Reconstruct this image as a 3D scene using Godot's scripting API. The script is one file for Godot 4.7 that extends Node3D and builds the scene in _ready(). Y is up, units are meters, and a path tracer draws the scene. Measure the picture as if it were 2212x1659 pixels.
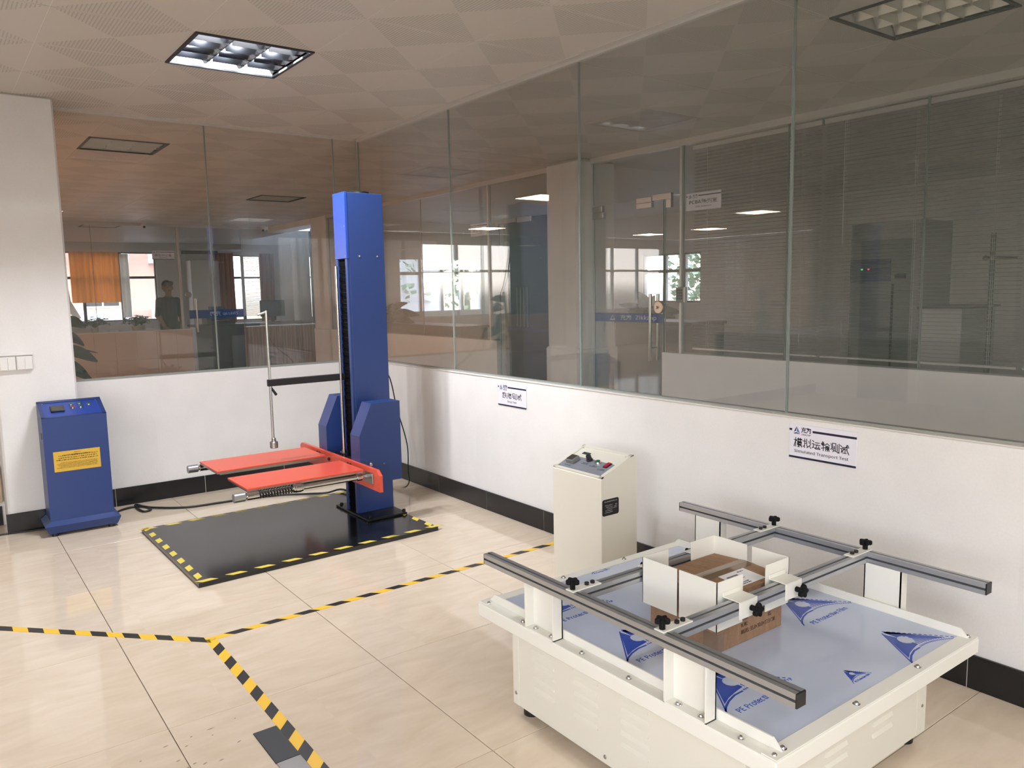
extends Node3D
# A test room with a drop tester, a vibration table and glass walls.
const H := 2.722            # ceiling height
const DS := "Droid Sans"
var M := {}                 # materials by key
var T := {}                 # textures by key
var used := {}              # top-level names already taken


class MB:
	# Collects triangles; every face is given with its outward side, the winding follows.
	var v := PackedVector3Array()
	var n := PackedVector3Array()
	var u := PackedVector2Array()
	var c := PackedColorArray()
	var t := Transform3D()
	var col := Color(1, 1, 1)
	var use_col := false

	func tri(a: Vector3, b: Vector3, d: Vector3, na: Vector3, nb: Vector3, nd: Vector3, ua := Vector2(), ub := Vector2(), ud := Vector2()) -> void:
		var g := (b - a).cross(d - a)
		if g.length_squared() < 1e-18:
			return
		if g.dot(na + nb + nd) > 0.0:
			var q := b
			b = d
			d = q
			q = nb
			nb = nd
			nd = q
			var w := ub
			ub = ud
			ud = w
		for p in [a, b, d]:
			v.append(t * p)
		for p in [na, nb, nd]:
			n.append((t.basis * p).normalized())
		u.append(ua)
		u.append(ub)
		u.append(ud)
		for k in 3:
			c.append(col)

	func poly(p: Array, out: Vector3, uv: Array = []) -> void:
		var nn: Vector3 = (p[1] - p[0]).cross(p[2] - p[0])
		if nn.length_squared() < 1e-18 and p.size() > 3:
			nn = (p[2] - p[0]).cross(p[3] - p[0])
		nn = nn.normalized()
		if nn.dot(out) < 0.0:
			nn = -nn
		var ax := nn.abs().max_axis_index()
		for k in range(1, p.size() - 1):
			var w := []
			for i in [0, k, k + 1]:
				if uv.size():
					w.append(uv[i])
				else:
					var q: Vector3 = p[i]
					w.append(Vector2(-q.z, -q.y) if ax == 0 else Vector2(q.x, q.z) if ax == 1 else Vector2(q.x, -q.y))
			tri(p[0], p[k], p[k + 1], nn, nn, nn, w[0], w[1], w[2])

	func box(lo: Vector3, hi: Vector3, ch := 0.0) -> MB:
		var s := [lo, hi]
		if ch <= 0.0:
			for a in 3:
				var b := (a + 1) % 3
				var d := (a + 2) % 3
				for k in 2:
					var o := Vector3()
					o[a] = k * 2.0 - 1.0
					var q := []
					for m in [[0, 0], [1, 0], [1, 1], [0, 1]]:
						var w := Vector3()
						w[a] = s[k][a]
						w[b] = s[m[0]][b]
						w[d] = s[m[1]][d]
						q.append(w)
					poly(q, o)
			return self
		var mid := (lo + hi) / 2.0
		for a in 3:
			var b := (a + 1) % 3
			var d := (a + 2) % 3
			for k in 2:
				var o := Vector3()
				o[a] = k * 2.0 - 1.0
				var q := []
				for m in [[0, 0], [1, 0], [1, 1], [0, 1]]:
					var w := Vector3()
					w[a] = s[k][a]
					w[b] = s[m[0]][b] + (ch if m[0] == 0 else -ch)
					w[d] = s[m[1]][d] + (ch if m[1] == 0 else -ch)
					q.append(w)
				poly(q, o)
			for k in 2:
				for m in 2:      # edges that run along d's axis: between faces a(k) and b(m)
					var p := Vector3()
					var q := Vector3()
					p[a] = s[k][a]
					p[b] = s[m][b] + (ch if m == 0 else -ch)
					q[a] = s[k][a] + (ch if k == 0 else -ch)
					q[b] = s[m][b]
					var p2 := p
					var q2 := q
					p[d] = lo[d] + ch
					q[d] = lo[d] + ch
					p2[d] = hi[d] - ch
					q2[d] = hi[d] - ch
					poly([p, q, q2, p2], (p + q2) / 2.0 - mid)
		for i in 2:
			for j in 2:
				for k in 2:
					var cor := Vector3(s[i].x, s[j].y, s[k].z)
					var inn := Vector3(ch if i == 0 else -ch, ch if j == 0 else -ch, ch if k == 0 else -ch)
					poly([cor + Vector3(0, inn.y, inn.z), cor + Vector3(inn.x, 0, inn.z), cor + Vector3(inn.x, inn.y, 0)], cor - mid)
		return self

	func prism(p2: Array, axis: int, a0: float, a1: float) -> MB:
		# A polygon drawn out along an axis. axis 0: points are (z, y); 1: (x, z); 2: (x, y).
		var pts := PackedVector2Array(p2)
		if Geometry2D.is_polygon_clockwise(pts):
			pts.reverse()
		var at := func(p: Vector2, a: float) -> Vector3:
			return Vector3(a, p.y, p.x) if axis == 0 else Vector3(p.x, a, p.y) if axis == 1 else Vector3(p.x, p.y, a)
		var idx := Geometry2D.triangulate_polygon(pts)
		var o := Vector3()
		for side in 2:
			o = Vector3()
			o[axis] = (side * 2.0 - 1.0) * signf(a1 - a0)
			var a := a1 if side else a0
			for k in range(0, idx.size(), 3):
				poly([at.call(pts[idx[k]], a), at.call(pts[idx[k + 1]], a), at.call(pts[idx[k + 2]], a)], o)
		for k in pts.size():
			var p := pts[k]
			var q := pts[(k + 1) % pts.size()]
			var nn := Vector2((q - p).y, -(q - p).x)
			poly([at.call(p, a0), at.call(q, a0), at.call(q, a1), at.call(p, a1)], at.call(nn, 0.0))
		return self

	func lathe(prof: Array, seg := 20, smooth := false) -> MB:
		# Turns (radius, height) pairs round the own y axis; seen from outside.
		var m := prof.size()
		for k in m - 1:
			var p: Vector2 = prof[k]
			var q: Vector2 = prof[k + 1]
			var e := q - p
			var en := Vector2(e.y, -e.x).normalized()
			var n0 := en
			var n1 := en
			if smooth:
				if k > 0:
					var e0: Vector2 = p - prof[k - 1]
					n0 = (Vector2(e0.y, -e0.x).normalized() + en).normalized()
				if k < m - 2:
					var e1: Vector2 = prof[k + 2] - q
					n1 = (Vector2(e1.y, -e1.x).normalized() + en).normalized()
			for i in seg:
				var a := TAU * i / seg
				var b := TAU * (i + 1) / seg
				var ca := Vector3(cos(a), 0, sin(a))
				var cb := Vector3(cos(b), 0, sin(b))
				var up := Vector3.UP
				var pa := ca * p.x + up * p.y
				var pb := cb * p.x + up * p.y
				var qa := ca * q.x + up * q.y
				var qb := cb * q.x + up * q.y
				tri(pa, pb, qb, ca * n0.x + up * n0.y, cb * n0.x + up * n0.y, cb * n1.x + up * n1.y)
				tri(pa, qb, qa, ca * n0.x + up * n0.y, cb * n1.x + up * n1.y, ca * n1.x + up * n1.y)
		return self

	func cyl(a: Vector3, b: Vector3, r: float, seg := 20, ch := 0.0, r2 := -1.0) -> MB:
		var keep := t
		var l := (b - a).length()
		var y := (b - a) / l
		var x := y.cross(Vector3(0.31, 0.77, 0.56)).normalized()
		t = keep * Transform3D(Basis(x, y, x.cross(y)), a)
		var e := r2 if r2 >= 0.0 else r
		if ch > 0.0:
			lathe([Vector2(0, 0), Vector2(r - ch, 0), Vector2(r, ch), Vector2(e, l - ch), Vector2(e - ch, l), Vector2(0, l)], seg)
		else:
			lathe([Vector2(0, 0), Vector2(r, 0), Vector2(e, l), Vector2(0, l)], seg)
		t = keep
		return self

	func tube(p: Array, r: float, seg := 10) -> MB:
		var m := p.size()
		var rings := []
		var side := Vector3()
		for k in m:
			var d: Vector3 = (p[mini(k + 1, m - 1)] - p[maxi(k - 1, 0)]).normalized()
			if k == 0:
				side = d.cross(Vector3.UP if absf(d.y) < 0.9 else Vector3.RIGHT).normalized()
			else:
				side = (side - d * side.dot(d)).normalized()
			var o := d.cross(side)
			var ring := []
			for i in seg:
				var a := TAU * i / seg
				ring.append(side * cos(a) + o * sin(a))
			rings.append(ring)
		for k in m - 1:
			for i in seg:
				var j := (i + 1) % seg
				var a: Vector3 = rings[k][i]
				var b: Vector3 = rings[k][j]
				var d: Vector3 = rings[k + 1][j]
				var e: Vector3 = rings[k + 1][i]
				tri(p[k] + a * r, p[k] + b * r, p[k + 1] + d * r, a, b, d)
				tri(p[k] + a * r, p[k + 1] + d * r, p[k + 1] + e * r, a, d, e)
		for k in [0, m - 1]:
			var q := []
			for i in seg:
				q.append(p[k] + rings[k][i] * r)
			poly(q, (p[0] - p[1]) if k == 0 else (p[m - 1] - p[m - 2]))
		return self

	func ball(o: Vector3, r: Vector3, seg := 14) -> MB:
		var keep := t
		t = keep * Transform3D(Basis.from_scale(r), o)
		var prof := []
		for k in 9:
			var a := -PI / 2 + PI * k / 8
			prof.append(Vector2(maxf(cos(a), 0.0), sin(a)))
		lathe(prof, seg, true)
		t = keep
		return self

	func done() -> ArrayMesh:
		var a := []
		a.resize(Mesh.ARRAY_MAX)
		a[Mesh.ARRAY_VERTEX] = v
		a[Mesh.ARRAY_NORMAL] = n
		a[Mesh.ARRAY_TEX_UV] = u
		if use_col:
			a[Mesh.ARRAY_COLOR] = c
		var m := ArrayMesh.new()
		if v.size():
			m.add_surface_from_arrays(Mesh.PRIMITIVE_TRIANGLES, a)
		return m


func V(x: float, y: float, z: float) -> Vector3:
	return Vector3(x, y, z)


func P2(x: float, y: float) -> Vector2:
	return Vector2(x, y)


func bx(x0: float, x1: float, y0: float, y1: float, z0: float, z1: float, ch := 0.0) -> MB:
	return MB.new().box(Vector3(x0, y0, z0), Vector3(x1, y1, z1), ch)


func mat(key: String, c: Color, rough := 0.5, metal := 0.0, spec := 0.5) -> StandardMaterial3D:
	if M.has(key):
		return M[key]
	var m := StandardMaterial3D.new()
	m.resource_name = key
	m.albedo_color = c
	m.roughness = rough
	m.metallic = metal
	m.metallic_specular = spec
	M[key] = m
	return m


func rgb(r: float, g: float, b: float) -> Color:
	return Color(r / 255.0, g / 255.0, b / 255.0)


func numbered(called: String) -> String:
	if not used.has(called):
		used[called] = 0
		return called
	used[called] += 1
	return "%s_%03d" % [called, used[called]]


func tag(o: Node3D, label: String, category: String, group := "", kind := "") -> void:
	o.set_meta("label", label)
	o.set_meta("category", category)
	if group:
		o.set_meta("group", group)
	if kind:
		o.set_meta("kind", kind)


func thing(called: String, label: String, category: String, at := Vector3.ZERO, group := "", kind := "") -> Node3D:
	var o := Node3D.new()
	o.name = numbered(called)
	o.position = at
	add_child(o)
	tag(o, label, category, group, kind)
	return o


func where(o: Node3D) -> Vector3:
	var p := Vector3.ZERO
	var q: Node = o
	while q != self and q is Node3D:
		p += q.position
		q = q.get_parent()
	return p


func as_mesh(m) -> Mesh:
	return m.done() if m is MB else m


# A part whose shape is given in the parent's own axes.
func part(o: Node3D, called: String, m, material: Material, at := Vector3.ZERO, label := "") -> MeshInstance3D:
	var i := MeshInstance3D.new()
	i.name = called
	i.mesh = as_mesh(m)
	i.material_override = material
	i.position = at
	o.add_child(i, true)
	if label:
		i.set_meta("label", label)
	return i


# A part whose shape is given in the room's axes.
func wpart(o: Node3D, called: String, m, material: Material, label := "") -> MeshInstance3D:
	return part(o, called, m, material, -where(o), label)


func one(called: String, m, material: Material, label: String, category: String, group := "", kind := "") -> MeshInstance3D:
	var i := MeshInstance3D.new()
	i.name = numbered(called)
	i.mesh = as_mesh(m)
	i.material_override = material
	add_child(i)
	tag(i, label, category, group, kind)
	return i


func struct(called: String, m, material: Material, label: String, category := "wall") -> MeshInstance3D:
	return one(called, m, material, label, category, "", "structure")


# ---------- lettering: flat print that stands half a millimetre proud of what carries it
func frame(o: Vector3, r: Vector3, up: Vector3) -> Transform3D:
	return Transform3D(Basis(r.normalized(), up.normalized(), r.cross(up).normalized()), o)


func words(o: Node3D, s: String, f: Transform3D, x: float, y: float, h: float, w: float, m: Material, bold := false, called := "lettering") -> MeshInstance3D:
	# (x, y): the left end of the baseline in the plane f (room axes); h: height of a capital; w: width (0: natural)
	var tm := TextMesh.new()
	var sf := SystemFont.new()
	sf.font_names = [DS]
	sf.font_weight = 700 if bold else 400
	tm.font = sf
	tm.text = s
	tm.font_size = 24
	tm.pixel_size = h / 17.2
	tm.depth = 0.0006
	tm.curve_step = 4.0
	tm.horizontal_alignment = HORIZONTAL_ALIGNMENT_LEFT
	var bb := tm.get_aabb()
	var sx := w / bb.size.x if w > 0.0 else 1.0
	var low := -0.0
	for ch in s:
		if ch in "gjpqy,":
			low = h * 0.29
	var i := MeshInstance3D.new()
	i.name = called
	i.mesh = tm
	i.material_override = m
	var b := f.basis
	var org := f * Vector3(x - bb.position.x * sx, y - bb.position.y - low, 0.0004)
	i.transform = Transform3D(Basis(b.x * sx, b.y, b.z), org - where(o))
	o.add_child(i, true)
	return i


# Strokes of the characters on a grid a..u (20 units), a point is a letter pair; strokes are parted by spaces.
const HAN := {
	"模": "afhf eaeu efau egih jcuc ljla qaqj jeue jijo jiti tijo ljsl jlsl josr joso tito jqur oqkuou qouu",
	"拟": "afhf eaeu epas eljj jakq kqor peqj tatm tmku rpuu",
	"运": "ifsf gkuk njjr jrsq qnts bbed aiei eidp dpas dpjt jtut",
	"输": "aehe daci cijh agih fbfu apjn odjh oduh ljrj lllu llpl plpu lolp lnpn lqpq rlrr tktu",
	"测": "accd bgdi aodk eaep eamamp mpmo eala lala igjm ihhr hrft jquu qcqq uaut utru",
	"试": "acdf ajdj djdq dqgo fguf fihi hkok lkls fsos pape peqn qnuu uusq racr rbtd",
	"跌": "bchc bcbh bhhh hchh ehet ehes elhl blbs asit labf lckg kguf jlul pbpl plkt plut",
	"落": "aeue gagg nang bifk amem aueo kgfm kgsg sgio kiul kpkt kpsp spst ktst",
	"充": "kakd bdud igdk dksj pgsk hkfr frau nknt ntut utur",
	"为": "ebhe adtd kakh tgtq dgtg khau tqqu qups mlon",
	"陈": "aaau agag aafa facg cggk gkcl iduf idjm obil jiuj ilul pipu punt mljr rmur",
	"列": "aclc ecbm dglg lghr hrau fkhn obop tatu tuqt",
	"室": "kakc adud adaf uduf ehqh jhel elql okrm kmkt enrn atut",
	"综": "faaf afff ffbm blgk asgp naod hduc hdhf ucue jhsh hlul ololos osnt lniq rnuq",
	"合": "kaag kaug ghnh eleu elql qlqu etqt",
	"办": "bfqf qfpu punt iaih ihcu cjal sisn sitk",
	"公": "gaei nauj khdr drps mnqt",
	"会": "kaag kaug fhph blul jlds dsqr nnst",
	"议": "acdf ajdj djds dsgp mbod jdou sdkp gukp kmuu",
}


func hanzi(o: Node3D, s: String, f: Transform3D, x: float, y: float, h: float, w: float, m: Material, pen := 0.085, called := "lettering") -> void:
	# each character is one box of w wide and h high, (x, y) the lower left of the first
	var mb := MB.new()
	for k in s.length():
		var x0 := x + k * w
		var cw := w * 0.86
		for st in HAN[s[k]].split(" "):
			for q in range(0, st.length() - 3, 2):
				var a := Vector2(st.unicode_at(q) - 97, 20 - (st.unicode_at(q + 1) - 97)) / 20.0
				var b := Vector2(st.unicode_at(q + 2) - 97, 20 - (st.unicode_at(q + 3) - 97)) / 20.0
				var pa := Vector2(x0 + a.x * cw, y + a.y * h)
				var pb := Vector2(x0 + b.x * cw, y + b.y * h)
				if pa.distance_to(pb) < 1e-5:
					continue
				var d := (pb - pa).normalized() * h * pen * 0.5
				var e := Vector2(-d.y, d.x)
				flat(mb, f, [pa - d - e, pb + d - e, pb + d + e, pa - d + e], 0.0006)
	wpart(o, called, mb, m)


# A flat printed patch of a few tenths of a millimetre in the plane f.
func flat(mb: MB, f: Transform3D, p: Array, hi := 0.0005) -> void:
	var pts := PackedVector2Array(p)
	var idx := Geometry2D.triangulate_polygon(pts)
	var at := func(q: Vector2, z: float) -> Vector3:
		return f * Vector3(q.x, q.y, z)
	for k in range(0, idx.size(), 3):
		mb.poly([at.call(pts[idx[k]], hi), at.call(pts[idx[k + 1]], hi), at.call(pts[idx[k + 2]], hi)], f.basis.z)
	if Geometry2D.is_polygon_clockwise(pts):
		pts.reverse()
	for k in pts.size():
		var q := pts[k]
		var r := pts[(k + 1) % pts.size()]
		mb.poly([at.call(q, 0.0), at.call(r, 0.0), at.call(r, hi), at.call(q, hi)], f.basis * Vector3((r - q).y, -(r - q).x, 0.0))


func rect(x0: float, y0: float, x1: float, y1: float) -> Array:
	return [P2(x0, y0), P2(x1, y0), P2(x1, y1), P2(x0, y1)]


# ---------- textures
func noise_of(sd: int, fr: float, oct := 3) -> FastNoiseLite:
	var z := FastNoiseLite.new()
	z.seed = sd
	z.frequency = fr
	z.fractal_octaves = oct
	return z


func picture(w: int, h: int, how: Callable) -> ImageTexture:
	var b := PackedByteArray()
	b.resize(w * h * 3)
	var k := 0
	for y in h:
		for x in w:
			var c: Color = how.call(x, y)
			b[k] = int(clampf(c.r, 0, 1) * 255.0)
			b[k + 1] = int(clampf(c.g, 0, 1) * 255.0)
			b[k + 2] = int(clampf(c.b, 0, 1) * 255.0)
			k += 3
	return ImageTexture.create_from_image(Image.create_from_data(w, h, false, Image.FORMAT_RGB8, b))


func make_textures() -> void:
	var a := noise_of(3, 0.010, 4)
	var b := noise_of(8, 0.045, 3)
	var g := noise_of(21, 0.3, 2)
	T.marble = picture(640, 640, func(x, y):
		var wy: float = y + 26.0 * b.get_noise_2d(x * 0.07, y * 0.1)
		var s := a.get_noise_2d(x * 0.55, wy * 1.5)
		var r := b.get_noise_2d(x * 0.1 + 300.0, wy * 0.8)
		var q := g.get_noise_2d(x * 0.25, wy * 0.7)
		var k := clampf(0.55 + 0.5 * s + 0.22 * r + 0.06 * q, 0.0, 1.0)
		return rgb(206, 188, 164).lerp(rgb(221, 205, 184), k))
	T.rough = picture(256, 256, func(x, y):
		var k := 0.5 + 0.5 * g.get_noise_2d(x, y)
		return Color(k, k, k))
	T.wall = picture(512, 512, func(x, y):
		var k := 0.985 + 0.016 * a.get_noise_2d(x * 1.1, y * 1.1) + 0.012 * g.get_noise_2d(x, y)
		return rgb(229, 227, 224) * k)
	T.panel = picture(512, 512, func(x, y):
		var dx := absf(x - 255.5)
		var dy := absf(y - 255.5)
		var k := 1.0
		if dy > dx + 3.0 and maxf(dx, dy) < 250.0:
			var hx := absf(fposmod(x, 14.0) - 7.0)
			var hy := absf(fposmod(y, 8.0) - 4.0)
			k = 0.80 if hx < 2.6 and hy < 2.7 else 0.99
		return rgb(206, 200, 192) * k)
	T.card = picture(256, 256, func(x, y):
		var k := 0.94 + 0.09 * b.get_noise_2d(x * 2.5, y * 0.4) + 0.06 * g.get_noise_2d(x, y)
		return rgb(160, 127, 100) * k)
	T.wood = picture(256, 256, func(x, y):
		var k := 0.9 + 0.25 * b.get_noise_2d(x * 2.0, y * 0.1)
		return rgb(150, 118, 96) * k)
	T.brush = picture(256, 256, func(x, y):
		var k := 0.5 + 0.5 * g.get_noise_2d(x * 0.04, y * 3.0)
		return Color(k, k, k))


func with_tex(key: String, tex: Texture2D, rough: float, spec := 0.5, tri := false, sc := 1.0) -> StandardMaterial3D:
	var m := mat(key, Color(1, 1, 1), rough, 0.0, spec)
	m.albedo_texture = tex
	m.uv1_triplanar = tri
	m.uv1_world_triplanar = tri
	m.uv1_scale = Vector3(sc, sc, sc)
	return m


func bumpy(m: StandardMaterial3D, tex: Texture2D, cm: float) -> StandardMaterial3D:
	m.heightmap_enabled = true
	m.heightmap_texture = tex
	m.heightmap_scale = cm
	return m


func glass_mat(key: String, c: Color, al: float, spec := 0.5) -> StandardMaterial3D:
	var m := mat(key, Color(c.r, c.g, c.b, al), 0.0, 0.0, spec)
	m.transparency = BaseMaterial3D.TRANSPARENCY_ALPHA
	return m


func glow(key: String, c: Color, e: float) -> StandardMaterial3D:
	var m := mat(key, c, 0.5)
	m.emission_enabled = true
	m.emission = c
	m.emission_energy_multiplier = e
	return m


func make_materials() -> void:
	var wl := with_tex("wall_paint", T.wall, 0.75, 0.3, true, 0.6)
	bumpy(wl, T.rough, 0.05)
	mat("white_plain", rgb(226, 224, 220), 0.6, 0.0, 0.4)
	mat("sill", rgb(214, 210, 202), 0.5)
	mat("black_tile", rgb(24, 25, 28), 0.22)
	mat("grout", rgb(120, 112, 102), 0.9)
	mat("pale_grout", rgb(190, 186, 178), 0.8)
	with_tex("marble", T.marble, 0.055, 0.5)
	with_tex("panel", T.panel, 0.42, 0.45)
	mat("panel_edge", rgb(224, 220, 214), 0.5)
	mat("alu", rgb(178, 180, 182), 0.32, 0.85)
	bumpy(mat("alu_rail", rgb(186, 188, 191), 0.36, 0.8), T.brush, 0.002)
	mat("alu_slot", rgb(70, 72, 75), 0.6, 0.4)
	mat("alu_pale", rgb(205, 203, 198), 0.4, 0.3)
	mat("chrome", rgb(205, 204, 202), 0.12, 1.0)
	mat("steel", rgb(170, 168, 165), 0.28, 1.0)
	mat("black", rgb(20, 20, 22), 0.42)
	mat("black_matt", rgb(17, 17, 19), 0.7, 0.0, 0.3)
	mat("rubber", rgb(31, 31, 33), 0.5)
	mat("mat_black", rgb(26, 27, 29), 0.16, 0.0, 0.55)
	bumpy(mat("blue", rgb(37, 59, 112), 0.34), T.rough, 0.012)
	bumpy(mat("blue_panel", rgb(34, 66, 148), 0.3), T.rough, 0.006)
	bumpy(mat("orange", rgb(214, 84, 62), 0.3), T.rough, 0.006)
	bumpy(mat("cream", rgb(224, 220, 206), 0.45), T.rough, 0.008)
	mat("cream_white", rgb(233, 231, 221), 0.42)
	mat("grey_plate", rgb(150, 154, 164), 0.4, 0.35)
	mat("film", rgb(190, 199, 218), 0.14, 0.0, 0.55)
	mat("film_ink", rgb(20, 66, 170), 0.25)
	mat("yellow_tape", rgb(240, 190, 50), 0.4)
	mat("black_tape", rgb(28, 28, 30), 0.4)
	mat("yellow_mark", rgb(220, 198, 80), 0.45)
	mat("yellow_label", rgb(205, 165, 56), 0.4)
	mat("ink", rgb(24, 24, 34), 0.5)
	mat("ink_brown", rgb(52, 40, 34), 0.6)
	mat("label_ink", rgb(96, 74, 28), 0.6)
	mat("navy", rgb(22, 24, 52), 0.5)
	mat("paper", rgb(226, 224, 232), 0.55)
	mat("white_label", rgb(238, 238, 240), 0.5)
	mat("green_button", rgb(20, 92, 68), 0.35)
	mat("red_button", rgb(150, 26, 30), 0.35)
	mat("red_switch", rgb(170, 30, 56), 0.3)
	mat("display", rgb(66, 62, 58), 0.18)
	mat("dark_lcd", rgb(58, 64, 62), 0.2)
	with_tex("card", T.card, 0.7, 0.3)
	var tp := mat("pack_tape", Color(0.62, 0.52, 0.42, 0.35), 0.12, 0.0, 0.6)
	tp.transparency = BaseMaterial3D.TRANSPARENCY_ALPHA
	with_tex("wood", T.wood, 0.45)
	glass_mat("pane", rgb(120, 148, 138), 0.055, 0.55)
	glass_mat("clear_pane", rgb(200, 210, 205), 0.03, 0.5)
	glass_mat("sticker_blue", rgb(24, 64, 150), 0.82, 0.4)
	mat("glass_edge", rgb(140, 150, 144), 0.35)
	mat("silicone", rgb(150, 152, 146), 0.5)
	mat("blind", rgb(150, 150, 138), 0.5)
	mat("cord_pale", rgb(200, 198, 188), 0.7)
	mat("dark_cloth", rgb(44, 48, 58), 0.85)
	mat("leaf_dark", rgb(30, 46, 34), 0.4)
	mat("leaf_green", rgb(58, 92, 52), 0.5)
	mat("leaf_pale", rgb(130, 150, 116), 0.6)
	mat("stem", rgb(74, 84, 52), 0.6)
	mat("pot_white", rgb(206, 198, 182), 0.4)
	mat("dark_wood", rgb(58, 46, 42), 0.4)
	mat("dark_grey", rgb(52, 54, 58), 0.5)
	mat("mid_grey", rgb(120, 122, 120), 0.5)
	mat("brick", rgb(206, 168, 146), 0.8)
	mat("asphalt", rgb(120, 116, 110), 0.9)
	var cu := mat("curtain_gold", rgb(226, 178, 110), 0.8)
	cu.backlight_enabled = true
	cu.backlight = rgb(240, 190, 120)
	var cw := mat("curtain_white", rgb(232, 228, 220), 0.8)
	cw.backlight_enabled = true
	cw.backlight = rgb(220, 216, 206)
	var cb := mat("curtain_brown", rgb(150, 96, 66), 0.8)
	cb.backlight_enabled = true
	cb.backlight = rgb(120, 70, 44)
	mat("blue_box", rgb(40, 44, 96), 0.4)
	glow("tube_lit", rgb(255, 252, 246), 14.0)
	mat("tube_off", rgb(226, 226, 220), 0.35)
	glow("led_green", rgb(60, 240, 110), 3.0)
	glow("led_red", rgb(255, 70, 80), 3.0)
	var sk := mat("skin", Color(1, 1, 1), 0.6, 0.0, 0.35)
	sk.vertex_color_use_as_albedo = true
	mat("hair", rgb(22, 20, 20), 0.6)


func _ready() -> void:
	# camera
	var cam := Camera3D.new()
	cam.name = "camera"
	cam.fov = 52.03
	cam.near = 0.05
	cam.far = 200.0
	cam.transform = Transform3D(Basis.from_euler(Vector3(-0.1197, -0.639, -0.0194)), Vector3(-2.9526, 1.4771, 6.062))
	add_child(cam)
	cam.current = true
	# sky and exposure
	var sky_mat := ProceduralSkyMaterial.new()
	sky_mat.sky_top_color = rgb(168, 192, 226)
	sky_mat.sky_horizon_color = rgb(250, 240, 230)
	sky_mat.sky_curve = 0.2
	sky_mat.ground_bottom_color = rgb(120, 108, 96)
	sky_mat.ground_horizon_color = rgb(214, 204, 192)
	sky_mat.sky_energy_multiplier = SKY
	sky_mat.ground_energy_multiplier = SKY * 0.7
	var env := Environment.new()
	env.background_mode = Environment.BG_SKY
	env.sky = Sky.new()
	env.sky.sky_material = sky_mat
	env.tonemap_mode = Environment.TONE_MAPPER_LINEAR
	env.tonemap_exposure = EXPOSURE
	env.sdfgi_enabled = true
	env.ssao_enabled = true
	env.ssil_enabled = true
	var we := WorldEnvironment.new()
	we.name = "surroundings"
	we.environment = env
	add_child(we)
	# low evening sun behind the far office windows
	var sun := DirectionalLight3D.new()
	sun.name = "sun"
	sun.light_color = rgb(255, 196, 136)
	sun.light_energy = SUN
	sun.light_angular_distance = 1.5
	sun.shadow_enabled = true
	sun.basis = Basis.looking_at(Vector3(0.1, -0.13, 1.0))
	add_child(sun)
	make_textures()
	make_materials()
	build_floor()
	build_ceilings()
	build_room_walls()
	build_hall()
	build_office()
	build_showroom()
	build_lights()
	build_drop_tester()
	build_blue_console()
	build_table()
	build_carton()
	build_beige_console()
	build_signs()
	build_small_things()
	build_hall_things()
	build_office_things()
	build_showroom_things()
	build_outside()
	build_person()


const SKY := 4.0
const SUN := 5.0
const EXPOSURE := 0.44
const LAMP := 10.0


# ---------------------------------------------------------------- floor and ceilings
func build_floor() -> void:
	var fl := thing("floor", "glossy beige marble tile floor of the test room", "floor", Vector3.ZERO, "", "structure")
	part(fl, "slab", bx(-6.6, 0.1, -0.14, -0.008, -0.1, 9.1), M.grout)
	var rng := RandomNumberGenerator.new()
	rng.seed = 5
	var xs := [-6.6, -6.4, -5.6, -4.8, -4.0, -3.2, -2.4, -1.6, -0.8, 0.0]
	var zs := [0.0, 0.0993]
	while zs[-1] < 8.9:
		zs.append(minf(zs[-1] + 0.8, 9.0))
	var g := 0.0014
	for j in zs.size() - 1:
		for i in xs.size() - 1:
			var mb := MB.new()
			var o := Vector3(rng.randf() * 5.0, 0, rng.randf() * 5.0)
			mb.t = Transform3D(Basis(), -o)
			mb.box(o + V(g, -0.012, g), o + V(xs[i + 1] - xs[i] - g, 0, zs[j + 1] - zs[j] - g), 0.0012)
			part(fl, "tile", mb, M.marble, V(xs[i], 0, zs[j]))
	var fh := thing("floor", "floor slab of the hall and corridor beyond the glass walls", "floor", Vector3.ZERO, "", "structure")
	part(fh, "slab", bx(-9.2, 3.4, -0.14, 0, -8.77, -0.1), M.marble)
	part(fh, "slab", bx(0.1, 2.48, -0.14, 0, -0.1, 12.1), M.marble)
	part(fh, "slab", bx(-9.2, 6.2, -0.14, 0, -14.2, -8.77), M.marble)
	part(fh, "slab", bx(2.48, 7.7, -0.14, 0, -6.6, 7.0), M.marble)


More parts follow.
